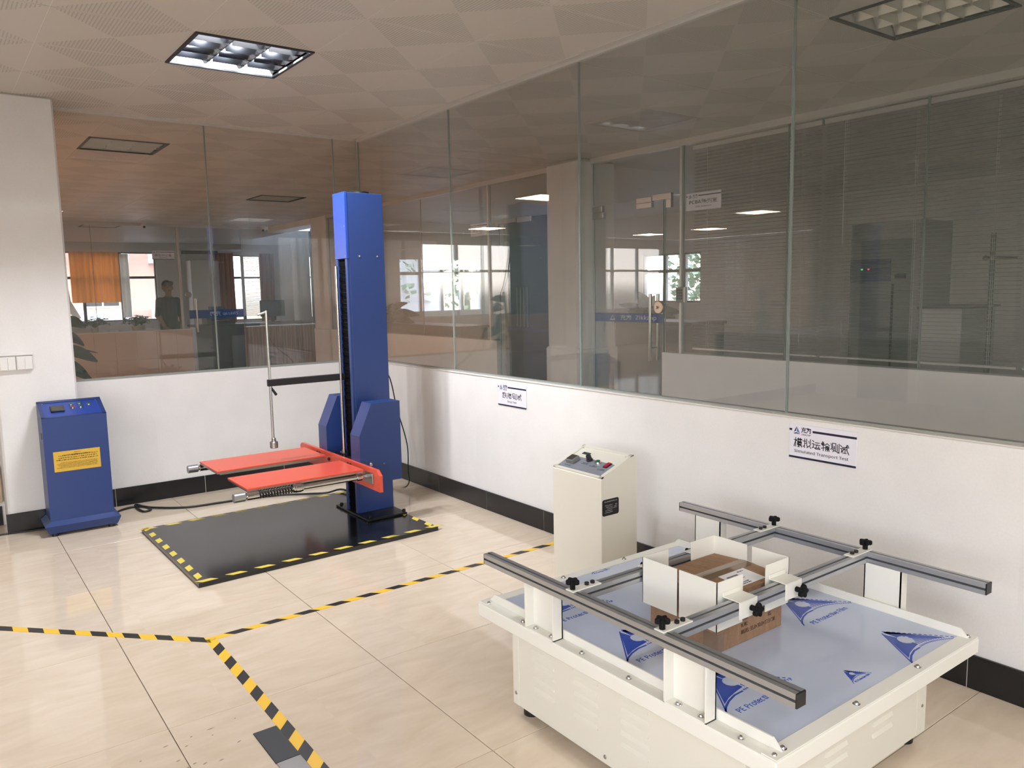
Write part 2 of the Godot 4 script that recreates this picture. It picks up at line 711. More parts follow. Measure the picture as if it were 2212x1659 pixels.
func panel_mesh(w: float, d: float, uv_x: float, uv_z: float, sag: float) -> ArrayMesh:
	var mb := MB.new()
	var k := 4 if sag > 0.0 else 1
	var at := func(i: int, j: int) -> Vector3:
		var a := float(i) / k
		var b := float(j) / k
		return Vector3(a * w, -sag * (1.0 - pow(2.0 * a - 1.0, 2)) * (1.0 - pow(2.0 * b - 1.0, 2)), b * d)
	var nr := func(i: int, j: int) -> Vector3:
		var a := 2.0 * i / k - 1.0
		var b := 2.0 * j / k - 1.0
		return Vector3(-sag * 2.0 * a * (1.0 - b * b) / w * 2.0, -1, -sag * 2.0 * b * (1.0 - a * a) / d * 2.0).normalized()
	for i in k:
		for j in k:
			var q := [at.call(i, j), at.call(i + 1, j), at.call(i + 1, j + 1), at.call(i, j + 1)]
			var n := [nr.call(i, j), nr.call(i + 1, j), nr.call(i + 1, j + 1), nr.call(i, j + 1)]
			var uv := []
			for p in q:
				uv.append(Vector2(1.0 - uv_x + p.x / 0.594, 1.0 - uv_z + p.z / 0.594))
			mb.tri(q[0], q[1], q[2], n[0], n[1], n[2], uv[0], uv[1], uv[2])
			mb.tri(q[0], q[2], q[3], n[0], n[2], n[3], uv[0], uv[2], uv[3])
	for e in [[0, 0, w, 0, 0, -1], [0, d, w, d, 0, 1], [0, 0, 0, d, -1, 0], [w, 0, w, d, 1, 0]]:
		mb.poly([V(e[0], 0, e[1]), V(e[2], 0, e[3]), V(e[2], 0.012, e[3]), V(e[0], 0.012, e[1])], V(e[4], 0, e[5]))
	return mb.done()


func ceiling_field(label: String, xs: Array, zs: Array, holes: Array, sag: float, backing: Array) -> void:
	var c := thing("ceiling", label, "ceiling", Vector3.ZERO, "", "structure")
	for b in backing:
		part(c, "backing", bx(b[0], b[1], H + 0.12, H + 0.2, b[2], b[3]), M.panel_edge)
	var made := {}
	for i in xs.size() - 1:
		for j in zs.size() - 1:
			var w: float = xs[i + 1] - xs[i]
			var d: float = zs[j + 1] - zs[j]
			var skip := false
			for h in holes:
				if absf(h[0] - (xs[i] + w / 2)) < 0.2 and absf(h[1] - (zs[j] + d / 2)) < 0.2:
					skip = true
			var key := "%.2f %.2f" % [w, d]
			if not made.has(key):
				made[key] = panel_mesh(w - 0.005, d - 0.005, minf((w - 0.005) / 0.594, 1.0), minf((d - 0.005) / 0.594, 1.0), sag)
			if not skip:
				part(c, "panel", made[key], M.panel, V(xs[i] + 0.0025, H, zs[j] + 0.0025))
	# the folded rims of the panels show as pale joints
	var ct := MB.new()
	for x in xs:
		ct.box(V(x - 0.012, H + 0.0015, zs[0]), V(x + 0.012, H + 0.03, zs[-1]))
	for z in zs:
		ct.box(V(xs[0], H + 0.0018, z - 0.012), V(xs[-1], H + 0.03, z + 0.012))
	part(c, "joint_grid", ct, M.panel_edge)


func steps(a: float, b: float, first: float, d := 0.6) -> Array:
	var r := [a]
	var x := first
	while x < b - 0.02:
		if x > a + 0.02:
			r.append(x)
		x += d
	r.append(b)
	return r


const ROOM_LAMPS := [[-1.5, 1.746, true], [-1.5, 7.146, true], [-3.9, 7.146, true], [-5.1, 4.746, true], [-5.1, 8.346, true]]
const HALL_LAMPS := [[-1.5, -1.254, false], [0.9, 4.146, false], [-3.9, -2.454, true], [-6.3, -5.454, true], [-6.3, -7.254, true], [0.9, -4.254, false]]


func build_ceilings() -> void:
	ceiling_field("perforated square metal panel ceiling of the test room", steps(-6.6, 0.0, -6.6), steps(0.0, 9.0, 0.2458), ROOM_LAMPS, 0.0012, [[-6.7, 0.2, -0.2, 9.2]])
	ceiling_field("square metal panel ceiling of the hall behind the back glass", steps(-9.0, 2.4, -9.0), steps(-8.65, 0.0, -8.7542), HALL_LAMPS, 0.004, [[-9.2, 2.5, -8.8, -0.2]])
	ceiling_field("square metal panel ceiling of the corridor behind the right glass", steps(0.045, 2.4, 0.6), steps(0.0, 12.0, 0.2458), HALL_LAMPS, 0.002, [[0.2, 2.5, -0.2, 12.1]])


# ---------------------------------------------------------------- the test room's own walls
func skirting(called: String, label: String, p: Array, axis: int, o: float, h: float) -> void:
	# black tiles along a wall: axis 0 runs along x at z = o, axis 2 along z at x = o; p: the joints
	var s := thing(called, label, "baseboard", Vector3.ZERO, "", "structure")
	for k in p.size() - 1:
		var a: float = p[k] + 0.0018
		var b: float = p[k + 1] - 0.0018
		part(s, "tile", bx(a, b, 0, h, o, o + 0.012, 0.0015) if axis == 0 else bx(o - 0.012, o, 0, h, a, b, 0.0015), M.black_tile)
	var a0: float = p[0]
	var b0: float = p[-1]
	part(s, "joint_filler", bx(a0, b0, 0, h - 0.002, o, o + 0.009) if axis == 0 else bx(o - 0.009, o, 0, h - 0.002, a0, b0), M.pale_grout)


func window_pane(called: String, label: String, lo: Vector3, hi: Vector3, axis: int, m := "pane", category := "window") -> Node3D:
	# a frameless glass sheet; its two upright edges show as grey-green lines
	var w := thing(called, label, category, Vector3((lo.x + hi.x) / 2, lo.y, (lo.z + hi.z) / 2), "", "structure")
	wpart(w, "pane", MB.new().box(lo, hi), M[m])
	for k in 2:
		var a := lo
		var b := hi
		a[axis] = lo[axis] if k == 0 else hi[axis] - 0.0035
		b[axis] = a[axis] + 0.0035
		var grow := Vector3(0.0006, 0, 0.0006)
		grow[axis] = 0.0
		wpart(w, "edge_seal", MB.new().box(a - grow, b + grow), M.glass_edge)
	return w


func build_room_walls() -> void:
	struct("wall_back", bx(-2.3, 0.0, 0, 0.905, -0.1, 0.0), M.wall_paint, "low white painted wall below the back glass")
	struct("wall_back", bx(-6.6, -2.6, 0, H, -0.1, 0.0), M.wall_paint, "white wall left of the white pillar")
	struct("wall_right", bx(0.0, 0.1, 0, 0.905, -0.1, 9.0), M.wall_paint, "long low white wall below the right glass")
	struct("wall_left", bx(-6.7, -6.6, 0, H, -0.1, 4.6).box(V(-6.7, 0, 4.6), V(-6.6, 0.9, 8.6)).box(V(-6.7, 2.5, 4.6), V(-6.6, H, 8.6)).box(V(-6.7, 0, 8.6), V(-6.6, H, 9.1)), M.wall_paint, "white left wall of the test room with a window")
	struct("wall_right", bx(0.0, 0.1, 0, H, 9.1, 12.1), M.wall_paint, "corridor wall behind the viewer")
	struct("wall_front", wall_with_holes(MB.new(), -6.7, 0.1, H, [[-6.3, -2.6, 0.8, 2.6]], 0, 9.0, 9.1), M.wall_paint, "white wall with a window behind the viewer")
	framed_window("window_32", "white framed window behind the viewer", -6.3, -2.6, 0.8, 2.6, 0, 9.05, [-5.4, -4.45, -3.5], [], M.white_plain)
	struct("wall_pillar", bx(-2.63, -2.188, 0, H, -0.3, 0.27, 0.012), M.wall_paint, "white square pillar at the left end of the back glass", "pillar")
	skirting("baseboard_back", "black tile baseboard of the back wall", [-2.188, -1.97, -1.356, -0.742, -0.128, 0.0], 0, 0.0, 0.128)
	skirting("baseboard_pillar", "black tile baseboard on the front of the pillar", [-2.645, -2.176], 0, 0.27, 0.128)
	skirting("baseboard_left", "black tile baseboard left of the pillar", [-6.6, -5.9, -5.29, -4.68, -4.07, -3.46, -2.85, -2.645], 0, 0.0, 0.128)
	var js := [0.012, 0.562]
	while js[-1] < 8.5:
		js.append(js[-1] + 0.6132)
	skirting("baseboard_right", "black tile baseboard of the right wall", js, 2, 0.0, 0.128)
	struct("trim_1", bx(-2.188, 0.0, 0.905, 0.912, -0.1, -0.004).box(V(-2.188, 0.912, -0.062), V(0, 0.918, -0.03)), M.silicone, "thin grey sealed sill under the back glass", "sill")
	struct("trim_2", bx(-0.006, 0.1, 0.905, 0.913, -0.03, 9.0, 0.003), M.sill, "pale ledge along the top of the right wall", "sill")
	struct("trim_3", bx(0.024, 0.058, 0.913, 0.921, 0.0, 9.0), M.silicone, "grey seal line under the right glass", "seal")
	struct("trim_4", bx(-2.188, 0.0, H - 0.012, H, -0.07, -0.02).box(V(-2.188, H - 0.005, -0.02), V(0, H, 0.012)), M.alu_pale, "pale angle strip where the back glass meets the ceiling", "trim")
	struct("trim_5", bx(0.02, 0.062, H - 0.02, H, -0.02, 9.0).box(V(-0.02, H - 0.005, 0.012), V(0.02, H, 9.0)), M.alu_pale, "pale angle strip where the right glass meets the ceiling", "trim")
	var xs := [-2.188, -1.187, -0.181, 0.03]
	for k in 3:
		window_pane("window_%d" % (k + 1), ["back glass pane beside the white pillar", "middle pane of the back glass wall", "narrow back glass pane in the room corner"][k], V(xs[k] + 0.001, 0.914, -0.051), V(xs[k + 1] - 0.001, H - 0.008, -0.041), 0)
	var zs := [-0.036, 1.362, 2.702, 4.045, 5.385, 6.73, 8.99]
	for k in 6:
		window_pane("window_%d" % (k + 4), ["first right glass pane from the room corner behind the blue column", "second right glass pane, over the drop test sign", "third right glass pane with the glass door behind it", "fourth right glass pane, in front of the blinds", "fifth right glass pane", "sixth right glass pane"][k], V(0.036, 0.916, zs[k] + 0.001), V(0.046, H - 0.01, zs[k + 1] - 0.001), 2)
	# left window, out of the picture, that lets the daylight in
	var w := thing("window_10", "white framed window in the left wall", "window", V(-6.65, 0.9, 6.6), "", "structure")
	for k in 4:
		wpart(w, "pane", bx(-6.654, -6.648, 0.93, 2.47, 4.63 + k * 1.0, 5.57 + k * 1.0), M.clear_pane)
	for k in 5:
		wpart(w, "frame", bx(-6.68, -6.62, 0.9, 2.5, 4.6 + k * 0.985, 4.66 + k * 0.985), M.white_plain)
	wpart(w, "frame", bx(-6.68, -6.62, 0.9, 0.95, 4.6, 8.6), M.white_plain)
	wpart(w, "frame", bx(-6.68, -6.62, 2.45, 2.5, 4.6, 8.6), M.white_plain)
	# white door in the left wall: it shows as a reflection in the right glass
	var d := thing("door_1", "white framed door with dark glass in the left wall", "door", V(-6.6, 0, -0.0), "", "structure")
	for z in [0.52, 1.28]:
		wpart(d, "frame", bx(-6.6, -6.55, 0, 2.1, z, z + 0.1, 0.004), M.white_plain)
	wpart(d, "frame", bx(-6.6, -6.55, 2.0, 2.1, 0.62, 1.28, 0.004), M.white_plain)
	wpart(d, "leaf", bx(-6.6, -6.57, 0.0, 2.0, 0.62, 1.28), M.dark_grey)
	wpart(d, "handle", bx(-6.57, -6.53, 1.0, 1.04, 0.66, 0.8, 0.006), M.chrome)


# ---------------------------------------------------------------- hall and corridor beyond the glass
func build_hall() -> void:
	struct("wall_hall_left", bx(-9.2, -9.1, 0, H, -8.8, 0), M.wall_paint, "left end wall of the hall")
	struct("wall_hall_front", bx(-9.2, -6.6, 0, H, -0.1, 0), M.wall_paint, "hall wall beside the test room")
	struct("wall_hall_right", bx(2.38, 2.5, 0, 0.885, -6.05, -1.4).box(V(2.38, 0, 1.17), V(2.5, 0.885, 7.0)).box(V(2.38, 0, 7.0), V(2.5, H, 12.1)), M.wall_paint, "low white walls under the corridor partition")
	struct("wall_corridor_end", bx(0.1, 2.5, 0, H, 12.0, 12.1), M.wall_paint, "end wall of the corridor")
	struct("wall_column", bx(2.2, 2.72, 0, H, -0.25, 0.24, 0.03), M.wall_paint, "rounded white column in the corridor partition", "column")
	struct("trim_6", bx(2.185, 2.74, 0, 0.885, -0.262, 0.25, 0.02), M.wall_paint, "thicker white base around the corridor column", "cladding")
	struct("wall_column", bx(2.36, 2.9, 0, H, -6.65, -6.05, 0.012), M.wall_paint, "square column at the far end of the hall", "column")
	struct("trim_7", bx(2.345, 2.92, 0, 0.885, -6.665, -6.035, 0.008), M.wall_paint, "thicker base around the far hall column", "cladding")
	struct("wall_beam", bx(2.36, 2.7, H - 0.1, H, -8.65, -6.65), M.wall_paint, "shallow ceiling beam running to the far hall column", "beam")
	struct("trim_8", bx(2.37, 2.44, H - 0.05, H, -6.05, -0.25).box(V(2.37, H - 0.05, 0.24), V(2.44, H, 7.0)), M.alu_pale, "pale aluminium rail along the top of the corridor partition", "trim")
	struct("wall_far_right", bx(3.2, 3.32, 0, H, -8.77, -6.6), M.wall_paint, "short wall beside the far hall column")
	# glass of the corridor partition
	var a := [-6.03, -4.66, -3.09, -1.54]
	for k in 3:
		window_pane("window_%d" % (k + 11), ["corridor glass pane beside the far hall column", "middle corridor glass pane before the meeting room", "corridor glass pane carrying the meeting room sign"][k], V(2.4, 0.886, a[k]), V(2.41, H - 0.05, a[k + 1]), 2, "clear_pane")
	for k in 5:
		var z0: float = [1.395, 2.425, 3.46, 4.5, 5.7][k]
		var z1: float = [2.42, 3.455, 4.495, 5.695, 6.9][k]
		window_pane("window_%d" % (k + 14), ["corridor glass pane carrying the showroom sign", "second showroom glass pane from the door", "third showroom glass pane from the door", "fourth showroom glass pane from the door", "fifth showroom glass pane from the door"][k], V(2.4, 0.886, z0), V(2.41, H - 0.05, z1), 2, "clear_pane")
	window_pane("window_19", "fixed glass strip above the showroom door", V(2.4, 2.27, 0.25), V(2.41, H - 0.05, 1.37), 2, "clear_pane")
	window_pane("window_20", "narrow fixed glass between showroom door and post", V(2.4, 0.886, 1.185), V(2.41, 2.26, 1.37), 2, "clear_pane")
	window_pane("window_21", "fixed glass above the meeting room door", V(2.4, 2.27, -1.5), V(2.41, H - 0.05, -0.26), 2, "clear_pane")
	struct("trim_9", bx(2.375, 2.425, 0.885, H - 0.05, 1.37, 1.392, 0.004), M.alu_pale, "slim aluminium post beside the showroom door", "post")
	struct("trim_10", bx(2.375, 2.425, 0.885, H - 0.05, -1.535, -1.508, 0.004), M.alu_pale, "slim aluminium post beside the meeting room door", "post")
	# office front
	var off := thing("wall_office", "peach tiled low wall under the office glass", "wall", Vector3.ZERO, "", "structure")
	part(off, "core", bx(-4.3, 0.88, 0, 0.875, -8.77, -8.662).box(V(1.84, 0, -8.77), V(3.2, 0.875, -8.662)), M.pale_grout)
	var pt := mat("peach_tile", rgb(206, 178, 158), 0.3)
	var x := -4.3
	while x < 0.87:
		for r in 2:
			part(off, "tile", bx(x + 0.0015, minf(x + 0.327, 0.88) - 0.0015, [0.0, 0.402][r], [0.399, 0.885][r], -8.672, -8.65, 0.001), pt)
		x += 0.327
	for k in 2:
		part(off, "tile", bx(1.84 + k * 0.68 + 0.0015, 2.52 + k * 0.68 - 0.0015, 0.0, 0.885, -8.672, -8.65, 0.001), M.wood)
	part(off, "top", bx(-4.3, 0.88, 0.875, 0.889, -8.775, -8.648).box(V(1.84, 0.875, -8.775), V(3.2, 0.889, -8.648)), M.sill)
	struct("trim_11", bx(-4.3, 3.2, H - 0.05, H, -8.73, -8.68), M.alu_pale, "pale rail along the top of the office glass", "trim")
	struct("trim_12", bx(0.725, 0.765, 0.889, H - 0.05, -8.73, -8.68, 0.004), M.alu_pale, "slim aluminium post left of the office door", "post")
	struct("trim_13", bx(0.765, 1.84, 2.27, 2.3, -8.73, -8.68), M.alu, "dark rail above the office door", "trim")
	var b := [-4.3, -1.9, -0.62, 0.725]
	for k in 3:
		window_pane("window_%d" % (k + 22), ["office glass pane far left", "office glass pane before the curtains", "office glass pane with the man behind it"][k], V(b[k], 0.89, -8.71), V(b[k + 1], H - 0.05, -8.7), 0, "clear_pane")
	window_pane("window_25", "office glass pane right of the door", V(1.845, 0.89, -8.71), V(3.2, H - 0.05, -8.7), 0, "clear_pane")


func fitting(called: String, o: Node3D, lo: Vector3, hi: Vector3) -> void:
	wpart(o, called, MB.new().box(lo, hi, 0.003), M.steel)


# ---------------------------------------------------------------- office behind the hall
func wall_with_holes(mb: MB, a0: float, a1: float, y1: float, holes: Array, axis: int, w0: float, w1: float) -> MB:
	# holes: [from, to, low, high] in order along the wall
	var at := func(p0: float, p1: float, q0: float, q1: float) -> void:
		if p1 - p0 < 0.001 or q1 - q0 < 0.001:
			return
		if axis == 0:
			mb.box(V(p0, q0, w0), V(p1, q1, w1))
		else:
			mb.box(V(w0, q0, p0), V(w1, q1, p1))
	var p := a0
	for h in holes:
		at.call(p, h[0], 0.0, y1)
		at.call(h[0], h[1], 0.0, h[2])
		at.call(h[0], h[1], h[3], y1)
		p = h[1]
	at.call(p, a1, 0.0, y1)
	return mb


func framed_window(called: String, label: String, a0: float, a1: float, y0: float, y1: float, axis: int, w: float, ups: Array, bars: Array, m: Material) -> void:
	# a window in a wall along the axis, at depth w; ups: upright bars, bars: cross bars; each pane a part
	var o := thing(called, label, "window", V((a0 + a1) / 2, y0, w) if axis == 0 else V(w, y0, (a0 + a1) / 2), "", "structure")
	var put := func(what: String, p0: float, p1: float, q0: float, q1: float, t: float, mm: Material) -> void:
		wpart(o, what, bx(p0, p1, q0, q1, w - t, w + t) if axis == 0 else bx(w - t, w + t, q0, q1, p0, p1), mm)
	var us := [a0] + ups + [a1]
	var bs := [y0] + bars + [y1]
	for i in us.size():
		put.call("mullion", us[i] - 0.03, us[i] + 0.03, y0, y1, 0.035, m)
	for j in bs.size():
		put.call("cross_bar", a0, a1, bs[j] - 0.028, bs[j] + 0.028, 0.032, m)
	for i in us.size() - 1:
		for j in bs.size() - 1:
			put.call("pane", us[i] + 0.03, us[i + 1] - 0.03, bs[j] + 0.028, bs[j + 1] - 0.028, 0.003, M.clear_pane)


func build_office() -> void:
	struct("wall_office_far", wall_with_holes(MB.new(), -4.4, 6.2, H, [[-1.5, 1.55, 0.92, 2.5], [2.95, 4.3, 0.83, 2.46], [5.05, 5.85, 0.83, 2.46]], 0, -14.15, -14.0), M.wall_paint, "far office wall with three window openings")
	struct("wall_hall_back", wall_with_holes(MB.new(), -9.2, -4.3, H, [[-8.3, -5.6, 0.9, 2.5]], 0, -8.79, -8.67), M.wall_paint, "hall wall left of the office with a window")
	framed_window("window_31", "window of the hall left of the office", -8.3, -5.6, 0.9, 2.5, 0, -8.74, [-7.4, -6.5], [1.9], M.white_plain)
	struct("wall_office_left", bx(-4.4, -4.3, 0, H, -14.0, -8.77), M.wall_paint, "left side wall of the office")
	struct("wall_office_right", bx(6.1, 6.2, 0, H, -14.0, -8.7), M.wall_paint, "right side wall of the office")
	struct("wall_office_side", bx(3.2, 6.2, 0, H, -8.77, -8.65), M.wall_paint, "office wall beside the glass")
	struct("ceiling", bx(-4.4, 6.2, H, H + 0.1, -14.15, -8.77), M.panel_edge, "flat pale ceiling of the office", "ceiling")
	framed_window("window_26", "large far office window behind golden curtains", -1.5, 1.55, 0.92, 2.5, 0, -14.07, [-0.75, 0.0, 0.79], [1.92], M.dark_grey)
	framed_window("window_27", "far office window behind brown curtains and a blind", 2.95, 4.3, 0.83, 2.46, 0, -14.07, [3.6], [1.9], M.dark_grey)
	framed_window("window_28", "small far office window at the right end", 5.05, 5.85, 0.83, 2.46, 0, -14.07, [], [1.9], M.dark_grey)
	struct("wall_office_column", MB.new().cyl(V(4.15, 0, -11.6), V(4.15, H, -11.6), 0.2, 24), M.white_plain, "round white column inside the office", "column")


# ---------------------------------------------------------------- meeting room and showroom behind the corridor
func build_showroom() -> void:
	struct("wall_meeting_far", wall_with_holes(MB.new(), 2.5, 7.7, H, [[3.97, 5.78, 1.08, 2.08]], 0, -6.75, -6.6), M.wall_paint, "far meeting room wall with a wide window")
	struct("wall_meeting_right", wall_with_holes(MB.new(), -6.75, 7.0, H, [[-4.0, -2.67, 1.2, 2.04]], 2, 7.5, 7.65), M.wall_paint, "right meeting room wall with a window")
	framed_window("window_29", "wide white framed window of the meeting room", 3.97, 5.78, 1.08, 2.08, 0, -6.66, [4.42, 4.88, 5.33], [1.8], M.white_plain)
	framed_window("window_30", "meeting room window seen through the glass door", -4.0, -2.67, 1.2, 2.04, 2, 7.56, [-3.5, -3.05], [1.74], M.mid_grey)
	struct("ceiling", bx(2.44, 7.65, H, H + 0.1, -6.75, 7.0), M.panel_edge, "flat pale ceiling of meeting room and showroom", "ceiling")
	struct("wall_showroom_end", bx(2.5, 7.65, 0, H, 6.9, 7.0), M.wall_paint, "end wall of the showroom")
	struct("wall_meeting_left", bx(2.44, 3.3, 0, H, -6.78, -6.66), M.wall_paint, "wall behind the far hall column")


# ---------------------------------------------------------------- ceiling lights
func build_lights() -> void:
	for l in ROOM_LAMPS:
		troffer(l[0], l[1], l[2], "lit square ceiling light in the test room" if l[1] < 3.0 else "lit square ceiling light above and behind the viewer at %s" % [["the right wall", "the middle", "the left window", "the back corner"][[-1.5, -3.9, -5.1].find(l[0]) if l[1] < 8.0 else 3]])
	for l in HALL_LAMPS:
		troffer(l[0], l[1], l[2], {-1.254: "unlit ceiling light behind the back glass", 4.146: "unlit ceiling light above the corridor at top right", -2.454: "lit hall ceiling light nearest the test room", -5.454: "lit hall ceiling light in the middle of the hall", -7.254: "lit hall ceiling light near the office", -4.254: "unlit hall ceiling light near the meeting room"}[l[1]])
	troffer(-0.33, -9.5, false, "unlit ceiling light inside the office")


func troffer(x: float, z: float, lit: bool, label: String) -> void:
	var o := thing("ceiling_light", label, "light", V(x, H, z), "square louvre ceiling lights")
	var fr := MB.new()
	for s in [-1, 1]:
		fr.box(V(-0.298, -0.006, s * 0.298 - (0.018 if s > 0 else 0.0)), V(0.298, 0.004, s * 0.298 + (0.0 if s > 0 else 0.018)))
		fr.box(V(s * 0.298 - (0.018 if s > 0 else 0.0), -0.006, -0.28), V(s * 0.298 + (0.0 if s > 0 else 0.018), 0.004, 0.28))
	part(o, "frame", fr, M.dark_grey)
	part(o, "tray", bx(-0.29, 0.29, 0.1, 0.11, -0.29, 0.29).box(V(-0.29, 0, -0.292), V(0.29, 0.1, -0.288)).box(V(-0.29, 0, 0.288), V(0.29, 0.1, 0.292)).box(V(-0.292, 0, -0.29), V(-0.288, 0.1, 0.29)).box(V(0.288, 0, -0.29), V(0.292, 0.1, 0.29)), M.white_plain)
	var refl := mat("lamp_mirror", rgb(168, 172, 180), 0.1, 1.0) if lit and z > 0.0 else mat("lamp_reflector", rgb(214, 214, 206), 0.3, 0.5)
	for k in 3:
		var cx := -0.187 + k * 0.187
		var mb := MB.new()
		var pr := []
		for i in 9:
			var t := -1.0 + i / 4.0
			pr.append(P2(cx + t * 0.09, 0.088 - 0.075 * t * t))
		for i in 9:
			var t := 1.0 - i / 4.0
			pr.append(P2(cx + t * 0.0915, 0.0905 - 0.075 * t * t))
		mb.prism(pr, 2, -0.28, 0.28)
		part(o, "reflector", mb, refl)
		for e in 2 if lit and z > 0.0 and z < 3.0 else 1:
			var two := lit and z > 0.0 and z < 3.0
			var t0 := -0.262 if not two or e == 0 else 0.004
			var t1 := 0.262 if not two or e == 1 else -0.004
			part(o, "tube", MB.new().cyl(V(cx, 0.062, t0), V(cx, 0.062, t1), 0.013, 12), M.tube_lit if lit else M.tube_off)
			if two:
				var om := OmniLight3D.new()
				om.name = "tube_light"
				om.light_energy = LAMP * 0.3
				om.light_color = rgb(242, 246, 255)
				om.light_size = 0.012
				om.omni_range = 12.0
				om.omni_attenuation = 2.0
				om.shadow_enabled = true
				om.position = V(cx, 0.062, (t0 + t1) / 2)
				o.add_child(om, true)
		for j in 4:
			var bz := -0.168 + j * 0.112
			part(o, "louvre_blade", MB.new().prism([P2(bz - 0.001, 0.002), P2(bz + 0.001, 0.002), P2(bz + 0.006, 0.05), P2(bz - 0.006, 0.05)], 0, cx - 0.086, cx + 0.086), refl)
	if lit and not (z > 0.0 and z < 3.0):
		var li := AreaLight3D.new()
		li.name = "lamp_light"
		li.area_size = Vector2(0.56, 0.56)
		li.light_energy = LAMP * (1.5 if z < 0.0 else 0.8)
		li.light_color = rgb(255, 250, 242) if z > 0.0 else rgb(255, 208, 176)
		li.area_range = 12.0
		li.shadow_enabled = true
		li.transform = Transform3D(Basis.looking_at(Vector3.DOWN, Vector3.FORWARD), V(0, -0.012, 0))
		o.add_child(li)


# ---------------------------------------------------------------- drop tester
func bolt(o: Node3D, called: String, at: Vector3, dir: Vector3, r: float, h: float, m: Material) -> void:
	wpart(o, called, MB.new().cyl(at, at + dir * h, r, 12, minf(h, r) * 0.25), m)


func shield(z0: float, z1: float) -> MB:
	# side cover of the carriage: a box with its upper front corner cut off
	return MB.new().prism([P2(-0.862, 0.285), P2(-0.862, 0.592), P2(-0.774, 0.79), P2(-0.575, 0.79), P2(-0.575, 0.285)], 2, z0, z1)


